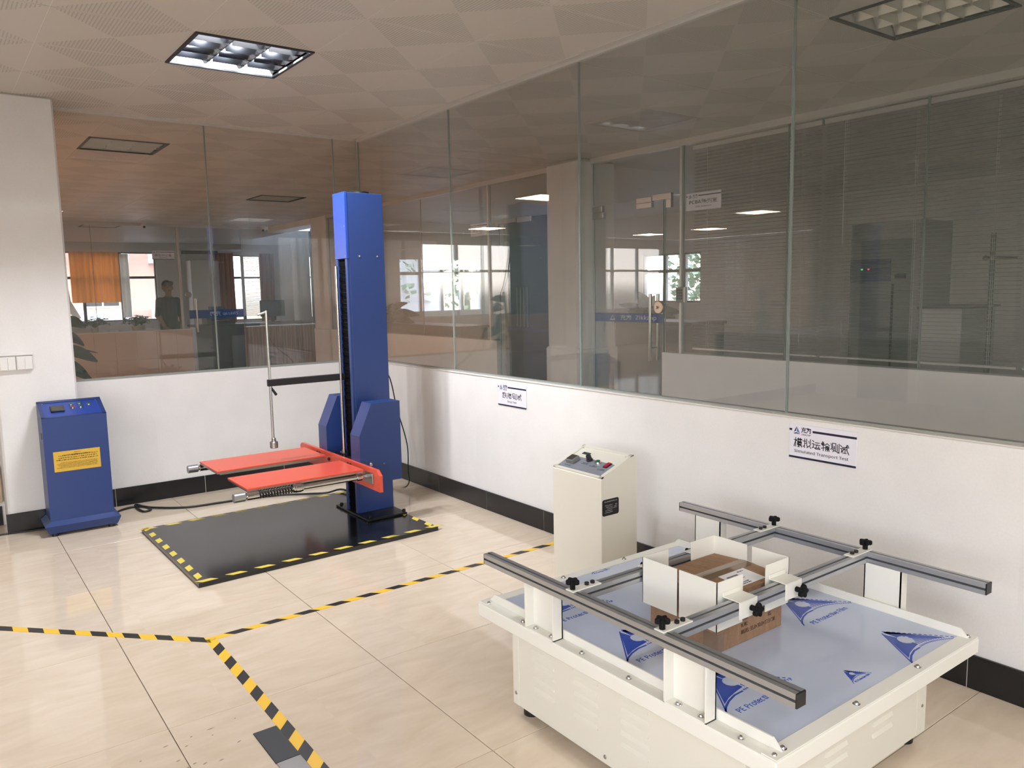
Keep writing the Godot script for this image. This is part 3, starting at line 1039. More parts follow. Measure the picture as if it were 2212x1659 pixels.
func build_drop_tester() -> void:
	var o := thing("drop_tester", "tall blue column drop tester with two orange forks standing on the black plate", "machine", V(-0.65, 0.024, 1.345))
	var zc := 1.345
	# column: folded sheet with a slot in its left face
	var col := MB.new().box(V(-0.77, 0.038, 1.262), V(-0.522, 2.1, 1.43), 0.003)
	for z in [[1.262, 1.292], [1.4, 1.43]]:
		col.box(V(-0.786, 0.038, z[0]), V(-0.77, 1.69, z[1]), 0.002)
	wpart(o, "column", col, M.blue)
	var cover := wpart(o, "cover_panel", bx(-0.789, -0.77, 1.69, 2.103, 1.26, 1.432, 0.002), M.blue_panel)
	for y in [1.705, 1.89, 2.085]:
		for z in [1.272, 1.42]:
			part(cover, "screw", MB.new().cyl(V(-0.789, y, z), V(-0.792, y, z), 0.004, 10), M.steel)
	var bel := MB.new()
	var y := 0.04
	while y < 1.685:
		bel.prism([P2(1.294, y), P2(1.398, y), P2(1.398, minf(y + 0.022, 1.688)), P2(1.294, minf(y + 0.022, 1.688))], 0, -0.7705, -0.776 if int(y / 0.024) % 2 else -0.779)
		y += 0.024
	wpart(o, "slot_bellows", bel, mat("bellows", rgb(14, 14, 16), 0.9, 0.0, 0.15))
	var cap := MB.new().cyl(V(-0.63, 2.1, 1.33), V(-0.63, 2.118, 1.33), 0.06, 24, 0.004)
	wpart(o, "top_cap", cap, M.black)
	for x in [-0.7, -0.575]:
		bolt(o, "bolt", V(x, 1.705, 1.43), V(0, 0, 1), 0.006, 0.004, M.chrome)
	wpart(o, "base_plate", bx(-0.8, -0.515, 0.0248, 0.038, 1.12, 1.6, 0.002), M.black)
	for p in [[-0.785, 1.15], [-0.785, 1.57], [-0.535, 1.57], [-0.535, 1.15]]:
		bolt(o, "bolt", V(p[0] + 0.012, 0.038, p[1]), V(0, 1, 0), 0.011, 0.016, M.black)
	# carriage covers
	wpart(o, "carriage_cover", shield(1.53, 1.66), M.blue)
	wpart(o, "carriage_cover", shield(1.03, 1.16), M.blue)
	bolt(o, "bolt", V(-0.7, 0.4, 1.66), V(0, 0, 1), 0.006, 0.004, M.chrome)
	wpart(o, "carriage_bar", bx(-0.86, -0.79, 0.33, 0.41, 1.16, 1.53), M.black)
	# fork bracket: a plate with cut upper corners
	var br := MB.new().prism([P2(0.745, 0.31), P2(0.745, 0.412), P2(0.77, 0.43), P2(1.915, 0.43), P2(1.955, 0.4), P2(1.955, 0.302), P2(1.9, 0.302)], 0, -0.885, -0.864)
	wpart(o, "fork_bracket", br, M.orange)
	for z in [1.055, 1.09, 1.245, 1.385, 1.535, 1.57]:
		bolt(o, "bolt", V(-0.885, 0.405 if z < 1.2 or z > 1.45 else 0.39, z), V(-1, 0, 0), 0.0115, 0.012, M.black)
	for p in [[1.79, 0.43], [1.78, 0.29], [1.06, 0.43]]:
		bolt(o, "bolt", V(-0.855, p[1], p[0]), V(0, 1, 0), 0.009, 0.02, M.steel)
	# the two forks
	for k in 2:
		var z0: float = [1.45, 0.87][k]
		var z1: float = [1.79, 1.235][k]
		var f := wpart(o, "fork_plate", bx(-1.61, -0.905, 0.405, 0.416, z0, z1, 0.0015), M.orange)
		part(f, "underside_plate", bx(-1.607, -0.91, 0.396, 0.405, z0 + 0.003, z1 - 0.003), M.steel)
		for c in [[-1.585, z0 + 0.025], [-1.585, z1 - 0.025], [-0.93, z0 + 0.025], [-0.93, z1 - 0.025]]:
			part(f, "screw", MB.new().cyl(V(c[0], 0.416, c[1]), V(c[0], 0.4175, c[1]), 0.007, 12), M.orange)
		for zr in [z0 + 0.05, z1 - 0.05]:
			part(f, "rib", bx(-1.58, -0.92, 0.382, 0.396, zr - 0.015, zr + 0.015), M.steel)
	# spring rods beside the forks
	for k in 2:
		var zr: float = [1.79, 0.865][k]
		var yr := 0.374
		var rod := MB.new().cyl(V(-1.62, yr, zr), V(-1.35, yr, zr), 0.0135, 20)
		rod.cyl(V(-1.35, yr, zr), V(-0.955, yr, zr), 0.0165, 20)
		wpart(o, "spring_rod", rod, M.chrome)
		wpart(o, "end_knob", MB.new().cyl(V(-1.685, yr, zr), V(-1.622, yr, zr), 0.025, 28, 0.002), M.alu)
		wpart(o, "rod_collar", MB.new().cyl(V(-1.613, yr, zr), V(-1.545, yr, zr), 0.0225, 28, 0.002).cyl(V(-1.575, yr, zr), V(-1.57, yr, zr), 0.0232, 28), M.chrome)
		wpart(o, "rod_collar", MB.new().cyl(V(-1.35, yr, zr), V(-1.29, yr, zr), 0.024, 28, 0.003).cyl(V(-1.338, yr, zr), V(-1.3, yr, zr), 0.0265, 28, 0.003), M.chrome)
		wpart(o, "rod_collar", MB.new().cyl(V(-0.955, yr, zr), V(-0.92, yr, zr), 0.0215, 28, 0.002), M.chrome)
		wpart(o, "hinge_pin", MB.new().box(V(-0.92, yr - 0.01, zr - 0.012), V(-0.887, yr + 0.012, zr + 0.012), 0.003).box(V(-0.893, yr - 0.035, zr - 0.02), V(-0.8855, yr + 0.03, zr + 0.09), 0.002), M.steel)
		var sp := []
		for i in 12 * 12 + 1:
			var a := TAU * i / 12.0
			sp.append(V(-1.545 + 0.195 * i / 144.0, yr + 0.0225 * cos(a), zr + 0.0225 * sin(a)))
		wpart(o, "spring", MB.new().tube(sp, 0.0028, 6), M.black)
	# upright guide rod, arm and height probe
	wpart(o, "guide_rod", MB.new().cyl(V(-0.82, 0.43, zc - 0.01), V(-0.82, 1.643, zc - 0.01), 0.0095, 16), M.chrome)
	wpart(o, "rod_foot", MB.new().cyl(V(-0.82, 0.41, zc - 0.01), V(-0.82, 0.462, zc - 0.01), 0.013, 16).cyl(V(-0.82, 0.43, zc - 0.03), V(-0.82, 0.43, zc + 0.01), 0.01, 14).cyl(V(-0.845, 0.445, zc - 0.01), V(-0.8, 0.445, zc - 0.01), 0.005, 12), M.steel)
	var arm := wpart(o, "probe_arm", bx(-1.3, -0.79, 0.915, 0.957, zc - 0.03, zc - 0.005, 0.003), M.black)
	part(arm, "clamp_lever", MB.new().cyl(V(-1.278, 0.92, zc - 0.0175), V(-1.278, 0.9, zc - 0.0175), 0.006, 12).cyl(V(-1.278, 0.905, zc - 0.0175), V(-1.248, 0.858, zc - 0.0175), 0.007, 14, 0.002, 0.009), M.black)
	var pr := wpart(o, "probe_rod", MB.new().cyl(V(-1.283, 0.56, zc - 0.018), V(-1.283, 1.378, zc - 0.018), 0.0085, 16).cyl(V(-1.283, 1.37, zc - 0.018), V(-1.335, 1.352, zc - 0.02), 0.007, 12), M.chrome)
	part(pr, "probe_weight", MB.new().cyl(V(-1.28, 0.53, zc - 0.018), V(-1.28, 0.57, zc - 0.018), 0.0245, 28, 0.002).cyl(V(-1.28, 0.57, zc - 0.018), V(-1.28, 0.592, zc - 0.018), 0.0135, 20, 0.001), M.steel)
	# the black plate on the floor with its yellow marks
	var pl := thing("impact_plate", "shiny black impact plate on the floor edged with yellow tape marks", "plate", V(-1.24, 0, 1.4))
	wpart(pl, "plate", MB.new().prism([P2(-1.966, 0.792), P2(-1.949, 2.012), P2(-0.506, 1.972), P2(-0.535, 0.765)], 1, 0.0005, 0.024), M.mat_black)
	var yk := func(c: Vector2, d: Vector2, l: float, w: float) -> void:
		# one mark: its middle, the way of the edge, its length along the edge and its width
		var e := Vector2(-d.y, d.x)
		var s := d * w * 0.45
		wpart(pl, "yellow_mark", MB.new().prism([c - d * l / 2 - e * w / 2 - s, c + d * l / 2 - e * w / 2 - s, c + d * l / 2 + e * w / 2 + s, c - d * l / 2 + e * w / 2 + s], 1, 0.0238, 0.0246), M.yellow_mark)
	for k in 8:
		yk.call(P2(-1.943 + 0.0028 * k, 0.813 + 0.1545 * k), P2(0.018, 1).normalized(), 0.076, 0.034)
	for k in 10:
		yk.call(P2(-1.903 + 0.1535 * k, 1.986 - 0.0043 * k), P2(1, -0.028).normalized(), 0.08, 0.033)
		yk.call(P2(-1.93 + 0.147 * k, 0.812 - 0.0026 * k), P2(1, -0.019).normalized(), 0.08, 0.03)
	for k in 8:
		yk.call(P2(-0.526 - 0.003 * k, 1.885 - 0.155 * k), P2(0.018, 1).normalized(), 0.07, 0.034)
	# cables
	one("cable", MB.new().tube(smooth([V(-2.06, 0.03, 0.45), V(-2.0, 0.009, 0.20), V(-1.9, 0.009, 0.13), V(-1.83, 0.009, 0.17), V(-1.8, 0.009, 0.28), V(-1.85, 0.009, 0.31), V(-1.87, 0.012, 0.22), V(-1.86, 0.012, 0.09), V(-1.79, 0.012, 0.24), V(-1.6, 0.009, 0.385), V(-1.36, 0.009, 0.42), V(-1.2, 0.009, 0.44), V(-0.97, 0.009, 0.5), V(-0.8, 0.009, 0.6), V(-0.68, 0.012, 0.68), V(-0.6, 0.04, 0.76), V(-0.57, 0.04, 0.95), V(-0.56, 0.05, 1.1), V(-0.56, 0.06, 1.26)]), 0.0075, 8), M.black, "black cable looping on the floor from the blue console to the drop tester", "cable")
	one("cable", MB.new().tube(smooth([V(-0.52, 1.93, 1.3), V(-0.49, 1.5, 1.24), V(-0.40, 1.05, 1.0), V(-0.24, 0.85, 0.9), V(-0.19, 0.62, 0.9), V(-0.13, 0.41, 0.9), V(-0.109, 0.29, 0.9), V(-0.113, 0.15, 0.9), V(-0.12, 0.006, 0.88), V(-0.35, 0.006, 0.85)]), 0.0045, 8), M.black, "thin black cable hanging behind the blue column", "cable")


func smooth(p: Array) -> Array:
	var c := Curve3D.new()
	for k in p.size():
		var d: Vector3 = (p[mini(k + 1, p.size() - 1)] - p[maxi(k - 1, 0)]) / 6.0
		c.add_point(p[k], -d, d)
	c.bake_interval = 0.02
	return Array(c.get_baked_points())


# ---------------------------------------------------------------- blue console on the left
func push_button(o: Node3D, f: Transform3D, x: float, y: float, m: Material, r := 0.0135) -> void:
	var mb := MB.new()
	mb.t = f * Transform3D(Basis(Vector3.RIGHT, Vector3.BACK, Vector3.DOWN), V(x, y, 0))
	mb.lathe([P2(0, 0), P2(r, 0), P2(r, 0.005), P2(r * 0.85, 0.011), P2(r * 0.72, 0.011)], 24)
	var b := wpart(o, "push_button", mb, M.chrome)
	var mc := MB.new()
	mc.t = mb.t
	mc.lathe([P2(r * 0.72, 0.009), P2(r * 0.72, 0.0125), P2(r * 0.6, 0.0135), P2(0, 0.0135)], 24)
	part(b, "button_face", mc, m)


func build_blue_console() -> void:
	var o := thing("control_console", "blue floor-standing control console with a yellow notice beside the white pillar", "console", V(-2.247, 0, 0.4))
	var x0 := -2.428
	var x1 := -2.068
	# body: side outline (z, y) drawn out along x
	wpart(o, "body", MB.new().prism([P2(0.515, 0.09), P2(0.515, 0.742), P2(0.31, 0.824), P2(0.29, 0.824), P2(0.29, 0.09)], 0, x0, x1), M.blue)
	var bs := MB.new()
	for r in [[0.0, 0.095, 0.034, 0.07], [0.034, 0.07, 0.014, 0.02]]:
		var a := [V(x0 - r[0], r[1], 0.29), V(x1 + r[0], r[1], 0.29), V(x1 + r[0], r[1], 0.515 + r[0]), V(x0 - r[0], r[1], 0.515 + r[0])]
		var b := [V(x0 - r[2], r[3], 0.29), V(x1 + r[2], r[3], 0.29), V(x1 + r[2], r[3], 0.515 + r[2]), V(x0 - r[2], r[3], 0.515 + r[2])]
		var m := V((x0 + x1) / 2, (r[1] + r[3]) / 2, 0.4)
		for k in 4:
			var q := [a[k], a[(k + 1) % 4], b[(k + 1) % 4], b[k]]
			bs.poly(q, (q[0] + q[2]) / 2 - m)
	bs.poly([V(x0 - 0.014, 0.02, 0.29), V(x1 + 0.014, 0.02, 0.29), V(x1 + 0.014, 0.02, 0.529), V(x0 - 0.014, 0.02, 0.529)], Vector3.DOWN)
	wpart(o, "base", bs, M.blue)
	for x in [x0 + 0.02, x1 - 0.02]:
		for z in [0.31, 0.505]:
			wpart(o, "foot", MB.new().cyl(V(x, 0.0, z), V(x, 0.02, z), 0.02, 16), M.black)
	wpart(o, "side_vent", bx(x0 - 0.002, x0 + 0.002, 0.61, 0.645, 0.425, 0.465), M.black)
	wpart(o, "side_plate", bx(x1 - 0.001, x1 + 0.008, 0.06, 0.16, 0.3, 0.36), M.black)
	# sloping panel
	var sl := V(0, 0.824 - 0.742, 0.31 - 0.515)
	var f := frame(V(x0, 0.742, 0.515), Vector3.RIGHT, sl)
	var d := sl.length()
	var w := x1 - x0
	var rim := MB.new()
	rim.t = f
	rim.box(V(0, 0, -0.002), V(w, 0.014, 0.004)).box(V(0, d - 0.026, -0.002), V(w, d, 0.004)).box(V(0, 0, -0.002), V(0.022, d, 0.004)).box(V(w - 0.022, 0, -0.002), V(w, d, 0.004))
	wpart(o, "panel_rim", rim, M.blue)
	var pn := MB.new()
	pn.t = f
	pn.box(V(0.022, 0.014, -0.001), V(w - 0.022, d - 0.026, 0.001))
	var panel := wpart(o, "panel", pn, M.blue_panel)
	var ds := MB.new()
	ds.t = f
	ds.box(V(0.062, 0.068, 0.0), V(0.138, 0.138, 0.012), 0.003)
	var disp := wpart(o, "display", ds, M.black)
	var dw := MB.new()
	dw.t = f
	dw.box(V(0.067, 0.073, 0.011), V(0.133, 0.133, 0.0128))
	part(disp, "screen", dw, M.display)
	push_button(o, f, 0.185, 0.15, M.green_button)
	push_button(o, f, 0.232, 0.155, M.green_button)
	push_button(o, f, 0.187, 0.105, M.red_button)
	push_button(o, f, 0.234, 0.108, M.green_button)
	push_button(o, f, 0.283, 0.134, M.green_button)
	for c in [P2(0.028, d - 0.034), P2(w - 0.03, d - 0.034)]:
		var sc := MB.new()
		sc.t = f * Transform3D(Basis(), V(c.x, c.y, 0))
		sc.ball(V(0, 0, 0.002), V(0.005, 0.005, 0.003), 10)
		wpart(o, "screw", sc, M.chrome)
	var faint := mat("faint_print", rgb(120, 150, 220), 0.4)
	print_rows(panel, f, 0.115, 0.165, 0.10, 0.006, 1, faint, 4)
	print_rows(panel, f, 0.082, 0.048, 0.05, 0.005, 1, faint, 5)
	# yellow notice
	var fl := frame(V(-2.382, 0.402, 0.5152), Vector3.RIGHT, Vector3.UP)
	var no := wpart(o, "notice", bx(-2.382, -2.122, 0.402, 0.529, 0.515, 0.5162), M.yellow_label, "yellow notice with dark print")
	fl.origin.z = 0.5163
	print_rows(no, fl, 0.115, 0.112, 0.035, 0.006, 1, M.label_ink, 1)
	print_rows(no, fl, 0.055, 0.1, 0.15, 0.0065, 1, M.label_ink, 2)
	print_rows(no, fl, 0.014, 0.069, 0.232, 0.0085, 3, M.label_ink, 3)
	print_rows(no, fl, 0.016, 0.02, 0.226, 0.0042, 6, M.label_ink, 9)


# Rows of print too small to be read: short dashes.
func print_rows(o: Node3D, f: Transform3D, x: float, y: float, w: float, h: float, rows: int, m: Material, sd: int) -> void:
	var rng := RandomNumberGenerator.new()
	rng.seed = sd
	var mb := MB.new()
	for r in rows:
		var p := x + (rng.randf() * 0.02 if r else 0.0)
		while p < x + w:
			var l := h * rng.randf_range(0.5, 1.6)
			var b := y + r * h * 1.55
			flat(mb, f, rect(p, b + h * 0.1 * rng.randf(), minf(p + l, x + w), b + h * rng.randf_range(0.55, 0.9)), 0.0003)
			p += l + h * rng.randf_range(0.18, 0.6)
	wpart(o, "small_print", mb, m)


# ---------------------------------------------------------------- vibration table
const YT := 0.37


func rail(o: Node3D, a: float, b: float, axis: int, c: float, top: float, caps: Array) -> void:
	# a slotted square aluminium rail of 36 mm: c is its middle across
	var s := 0.018
	var g := 0.0035
	var e := 0.005
	var pr := [P2(-s, -s), P2(-g, -s), P2(-g, -s + e), P2(g, -s + e), P2(g, -s), P2(s, -s), P2(s, -g), P2(s - e, -g), P2(s - e, g), P2(s, g), P2(s, s), P2(g, s), P2(g, s - e), P2(-g, s - e), P2(-g, s), P2(-s, s), P2(-s, g), P2(-s + e, g), P2(-s + e, -g), P2(-s, -g)]
	var q := []
	for p in pr:
		q.append(P2(p.x + c, p.y + top - s))
	var r := wpart(o, "rail", MB.new().prism(q, axis, a, b), M.alu_rail)
	var sl := MB.new()
	for k in 4:
		var d: Vector2 = [P2(0, 1), P2(1, 0), P2(0, -1), P2(-1, 0)][k]
		var m := P2(c, top - s) + d * (s - e + 0.0002)
		var t := P2(absf(d.y), absf(d.x)) * g
		sl.prism([m - t - d * 0.0006, m + t - d * 0.0006, m + t + d * 0.0002, m - t + d * 0.0002], axis, a + 0.001, b - 0.001)
	part(r, "slot_floor", sl, M.alu_slot)
	for x in caps:
		var lo := P2(c - s, top - 2 * s)
		var x0: float = x - 0.001 if x > a else x - 0.004
		var x1: float = x + 0.004 if x > a else x + 0.001
		part(r, "end_cap", bx(lo.x, lo.x + 2 * s, lo.y, top, x0, x1, 0.0012) if axis == 2 else bx(x0, x1, lo.y, top, lo.x, lo.x + 2 * s, 0.0012), M.black)


func star_knob(o: Node3D, at: Vector3, dir: Vector3, s := 1.0, called := "clamp_knob") -> void:
	# five-lobed black knob on a stem
	var x := dir.cross(V(0.2, 0.3, 0.93)).normalized()
	var mb := MB.new()
	mb.t = Transform3D(Basis(x, dir, x.cross(dir)), at)
	mb.lathe([P2(0, 0), P2(0.0085 * s, 0), P2(0.0085 * s, 0.014 * s), P2(0.012 * s, 0.018 * s)], 16)
	var pl := []
	for i in 40:
		var a := TAU * i / 40
		var r := (0.0175 + 0.0045 * cos(5.0 * a)) * s
		pl.append(P2(r * cos(a), r * sin(a)))
	var low := []
	for p in pl:
		low.append(p * 0.86)
	for i in 40:
		var j := (i + 1) % 40
		var h0 := 0.016 * s
		var h1 := 0.019 * s
		var h2 := 0.029 * s
		var h3 := 0.032 * s
		for l in [[low, h0, pl, h1], [pl, h1, pl, h2], [pl, h2, low, h3]]:
			var q := [V(l[0][i].x, l[1], l[0][i].y), V(l[0][j].x, l[1], l[0][j].y), V(l[2][j].x, l[3], l[2][j].y), V(l[2][i].x, l[3], l[2][i].y)]
			mb.poly(q, V(pl[i].x, 0.0, pl[i].y) + Vector3.UP * 0.01 * (l[3] - 0.02))
		mb.poly([V(0, h3, 0), V(low[i].x, h3, low[i].y), V(low[j].x, h3, low[j].y)], Vector3.UP)
		mb.poly([V(0, h0, 0), V(low[i].x, h0, low[i].y), V(low[j].x, h0, low[j].y)], Vector3.DOWN)
	wpart(o, called, mb, M.black_matt)


func dome_screw(o: Node3D, at: Vector3, r := 0.0075) -> void:
	wpart(o, "dome_screw", MB.new().cyl(at, at + V(0, 0.0015, 0), r * 1.3, 16).ball(at + V(0, 0.001, 0), V(r, r * 1.05, r), 14), M.chrome)


func film_logo(mb: MB, tx: float, tz: float, s: float) -> void:
	# triangle mark printed on the film: tip at the lower left, apex up; s is its width
	var f := frame(V(tx, YT + 0.0021, tz), Vector3.RIGHT, V(0, 0, -1))
	var sc := func(a: Array) -> Array:
		var r := []
		for p in a:
			r.append(Vector2(p[0], p[1]) * s)
		return r
	# thin outer line up the left side and along the arc below
	flat(mb, f, sc.call([[0.0, 0.0], [0.022, 0.008], [0.462, 0.572], [0.445, 0.575]]), 0.0003)
	flat(mb, f, sc.call([[0.0, 0.0], [0.048, 0.044], [0.11, 0.088], [0.202, 0.132], [0.323, 0.165], [0.443, 0.168], [0.443, 0.186], [0.323, 0.185], [0.202, 0.154], [0.11, 0.112], [0.04, 0.06]]), 0.0003)
	# solid left half with a round bite for the disc
	flat(mb, f, sc.call([[0.133, 0.132], [0.242, 0.177], [0.369, 0.205], [0.485, 0.222], [0.50, 0.273], [0.46, 0.28], [0.431, 0.30], [0.415, 0.335], [0.42, 0.378], [0.445, 0.412], [0.475, 0.425], [0.456, 0.50], [0.442, 0.553]]), 0.0003)
	# rays that fan out from the apex, broken by the disc, and two dashed rows
	var apex := Vector2(0.488, 0.612)
	var arc := func(t: float) -> Vector2:
		var q := Vector2(0.485, 0.222).lerp(Vector2(0.7, 0.205), t)
		return q.lerp(Vector2(0.7, 0.205).lerp(Vector2(0.86, 0.125), t), t)
	var dash := func(p: Vector2, q: Vector2, wd: float) -> void:
		var e := (q - p).normalized().orthogonal() * wd / 2.0
		flat(mb, f, sc.call([[p.x - e.x, p.y - e.y], [q.x - e.x, q.y - e.y], [q.x + e.x, q.y + e.y], [p.x + e.x, p.y + e.y]]), 0.0003)
	for i in 12:
		var e: Vector2 = arc.call((i + 0.2) / 11.5)
		var a := 0.09
		var lo := -1.0
		for k in 60:
			var t := lerpf(a, 1.0, k / 59.0)
			var inside := apex.lerp(e, t).distance_to(Vector2(0.492, 0.35)) < 0.086
			if not inside and lo < 0.0:
				lo = t
			if lo >= 0.0 and (inside or k == 59):
				if t - lo > 0.04:
					dash.call(apex.lerp(e, lo), apex.lerp(e, t), 0.0135)
				lo = -1.0
	for i in 15:
		dash.call(apex.lerp(P2(0.99, 0.02), 0.02 + i * 0.065), apex.lerp(P2(0.99, 0.02), 0.058 + i * 0.065), 0.014)
	for i in 22:
		var t := i / 21.0
		var q := P2(0.47, 0.186).lerp(P2(0.72, 0.2), t).lerp(P2(0.72, 0.2).lerp(P2(0.95, 0.03), t), t)
		flat(mb, f, sc.call([[q.x - 0.006, q.y - 0.013], [q.x + 0.006, q.y - 0.013], [q.x + 0.006, q.y + 0.01], [q.x - 0.006, q.y + 0.01]]), 0.0003)


func build_table() -> void:
	var o := thing("vibration_table", "cream vibration table with blue film top and aluminium clamping rails", "machine", V(-0.93, 0, 4.44))
	var x0 := -1.453
	var x1 := -0.402
	var z0 := 3.815
	var z1 := 5.045
	# cabinet
	var cb := wpart(o, "cabinet", bx(-1.405, -0.475, 0.036, 0.327, 3.955, 4.925, 0.002), M.cream)
	part(cb, "corner_strip", bx(-1.4075, -1.404, 0.037, 0.326, 3.956, 3.99, 0.001), M.cream)
	part(cb, "corner_strip", bx(-0.53, -0.476, 0.037, 0.326, 4.924, 4.9275), M.cream)
	part(cb, "front_panel", bx(-1.4065, -1.404, 0.037, 0.326, 3.992, 4.924, 0.001), M.cream)
	part(cb, "side_panel", bx(-1.404, -0.533, 0.037, 0.326, 4.924, 4.9265, 0.001), M.cream)
	for p in [[0.30, 3.973], [0.08, 3.973], [0.06, 4.42]]:
		part(cb, "screw", MB.new().cyl(V(-1.407, p[0], p[1]), V(-1.4095, p[0], p[1]), 0.0065, 14, 0.001), M.steel)
	for p in [[-0.5, 0.13], [-0.5, 0.3], [-1.38, 0.1]]:
		part(cb, "screw", MB.new().cyl(V(p[0], p[1], 4.926), V(p[0], p[1], 4.9295), 0.0055, 14, 0.001), M.steel)
	for c in 3:
		for r in 5:
			var lv := MB.new()
			var zz := 4.07 + c * 0.21
			var yy := 0.13 + r * 0.036
			lv.prism([P2(-1.4060, yy), P2(-1.4120, yy + 0.002), P2(-1.4060, yy + 0.014)], 2, zz, zz + 0.11)
			part(cb, "louvre", lv, M.cream)
			var lf := MB.new()
			var xx := -1.30 + c * 0.25
			lf.prism([P2(4.926, yy), P2(4.932, yy + 0.002), P2(4.926, yy + 0.014)], 0, xx, xx + 0.11)
			part(cb, "louvre", lf, M.cream)
	for p in [[-1.36, 4.0], [-1.36, 4.88], [-0.52, 4.0], [-0.52, 4.88]]:
		wpart(o, "foot", MB.new().cyl(V(p[0], 0, p[1]), V(p[0], 0.04, p[1]), 0.03, 20), M.black)
	# top frame: skirt, flanges and the angle strips along both long sides
	wpart(o, "skirt", bx(x0, x1, 0.322, YT - 0.0015, z0, z1, 0.003), M.cream_white)
	wpart(o, "flange", bx(x0 + 0.002, x0 + 0.055, YT - 0.0015, YT + 0.0005, z0 + 0.004, z1 - 0.004), M.cream_white)
	wpart(o, "flange", bx(x0 + 0.004, x1 - 0.004, YT + 0.0005, YT + 0.004, z1 - 0.045, z1 - 0.001, 0.001), M.cream_white)
	wpart(o, "flange", bx(x0 + 0.004, x1 - 0.004, YT + 0.0005, YT + 0.004, z0 + 0.001, z0 + 0.045, 0.001), M.cream_white)
	for x in [x0 + 0.046, x1 - 0.038]:
		wpart(o, "angle_strip", MB.new().prism([P2(z0 + 0.012, YT + 0.001), P2(z1 - 0.012, YT + 0.001), P2(z1 - 0.04, YT + 0.03), P2(z0 + 0.04, YT + 0.03)], 0, x - 0.0025, x + 0.0025), M.cream_white)
	for z in [3.851, 4.05, 4.345, 4.545, 4.735, 4.93, 5.025]:
		dome_screw(o, V(x0 + 0.022, YT + 0.0005, z))
	for z in [z1 - 0.022, z0 + 0.02]:
		for x in [-1.395, -1.07, -0.745, -0.43]:
			dome_screw(o, V(x, YT + 0.004, z))
	# printed film
	var fm := wpart(o, "film", bx(x0 + 0.05, x1 - 0.042, YT - 0.0015, YT + 0.002, z0 + 0.02, z1 - 0.02), M.film, "blue protective film with dark blue marks")
	var lg := MB.new()
	for k in 3:
		film_logo(lg, -1.376, 4.126 + 0.36 * k, 0.305)
		film_logo(lg, -0.745, 4.298 + 0.36 * k, 0.305)
	for p in [[-0.972, 4.96], [-0.96, 3.878], [-0.972, 4.24], [-0.972, 4.6], [-1.27, 5.09]]:
		if p[1] < 5.03:
			film_logo(lg, p[0], p[1], 0.1)
	wpart(fm, "film_mark", lg, M.film_ink)
	for k in 3:
		for c in [[-1.376, 4.126], [-0.745, 4.298]]:
			var zb: float = c[1] + 0.36 * k
			words(fm, "PE Protective Film", frame(V(c[0], YT + 0.002, zb + 0.002), Vector3.RIGHT, V(0, 0, -1)), 0.038, -0.012, 0.0195, 0.2, M.film_ink)
	for p in [[-0.972, 4.96], [-0.96, 3.878], [-0.972, 4.6]]:
		words(fm, "PE Protective Film", frame(V(p[0], YT + 0.002, p[1]), Vector3.RIGHT, V(0, 0, -1)), 0.013, 0.0, 0.007, 0.072, M.film_ink)
	# uprights: channels that carry the long rails
	var ry := 0.557
	for u in [[-1.43, 4.088, 4.233, -1], [-1.43, 4.695, 4.838, -1], [-0.41, 3.935, 4.065, 1], [-0.41, 4.68, 4.808, 1]]:
		var xo: float = u[0] + 0.022 * u[3]
		var xi: float = u[0] - 0.018 * u[3]
		var up := MB.new().box(V(minf(xi, xi + 0.004 * u[3]), YT + 0.001, u[1]), V(maxf(xi, xi + 0.004 * u[3]), ry - 0.036, u[2]))
		for z in [u[1], u[2] - 0.004]:
			up.box(V(minf(xo, xi), YT + 0.001, z), V(maxf(xo, xi), ry - 0.036, z + 0.004))
		up.box(V(minf(xo, xi), YT + 0.001, u[1]), V(maxf(xo, xi), YT + 0.004, u[2]))
		var un := wpart(o, "upright", up, M.cream_white)
		for z in [u[1] + 0.035, u[2] - 0.03]:
			var at := V(u[0] + 0.004 * u[3], YT + 0.004, z)
			part(un, "dome_screw", MB.new().cyl(at, at + V(0, 0.0015, 0), 0.0095, 16).ball(at + V(0, 0.001, 0), V(0.0075, 0.008, 0.0075), 14), M.chrome)
	# rails
	rail(o, 3.853, 5.088, 2, -1.43, ry, [5.088, 3.853])
	rail(o, 3.85, 5.065, 2, -0.409, ry, [5.065, 3.85])
	rail(o, -1.411, -0.428, 0, 4.304, ry, [])
	rail(o, -1.411, -0.428, 0, 4.67, ry, [])
	for z in [4.304, 4.67]:
		for s in [-1, 1]:
			var xc: float = -1.43 if s < 0 else -0.409
			var pl := wpart(o, "clamp_plate", bx(minf(xc - s * -0.014, xc - s * 0.105), maxf(xc - s * -0.014, xc - s * 0.105), ry, ry + 0.004, z - 0.0175, z + 0.0175, 0.001), M.cream_white)
			for d in [0.058, 0.082]:
				part(pl, "cap_bolt", MB.new().cyl(V(xc - s * d, ry + 0.004, z), V(xc - s * d, ry + 0.013, z), 0.0072, 16, 0.001), M.black)
			star_knob(o, V(xc, ry + 0.004, z), Vector3.UP)
	# four corner guards round the carton, each clamped to a cross rail
	var g0 := -1.15
	var g1 := -0.792
	var gz0 := 4.327
	var gz1 := 4.628
	var yb := 0.455
	var yt := 0.607
	for k in 4:
		var right := k % 2 == 1
		var front := k >= 2
		var gx: float = g1 if right else g0
		var gz: float = gz1 if front else gz0
		var dx := -1.0 if right else 1.0
		var dz := -1.0 if front else 1.0
		var gm := MB.new()
		var lz := 0.146 if not right else 0.14
		gm.box(V(minf(gx, gx + dx * 0.0025), yb, minf(gz, gz + dz * lz)), V(maxf(gx, gx + dx * 0.0025), yt, maxf(gz, gz + dz * lz)))
		gm.box(V(minf(gx, gx + dx * 0.122), yb, minf(gz, gz + dz * 0.0025)), V(maxf(gx, gx + dx * 0.122), yt, maxf(gz, gz + dz * 0.0025)))
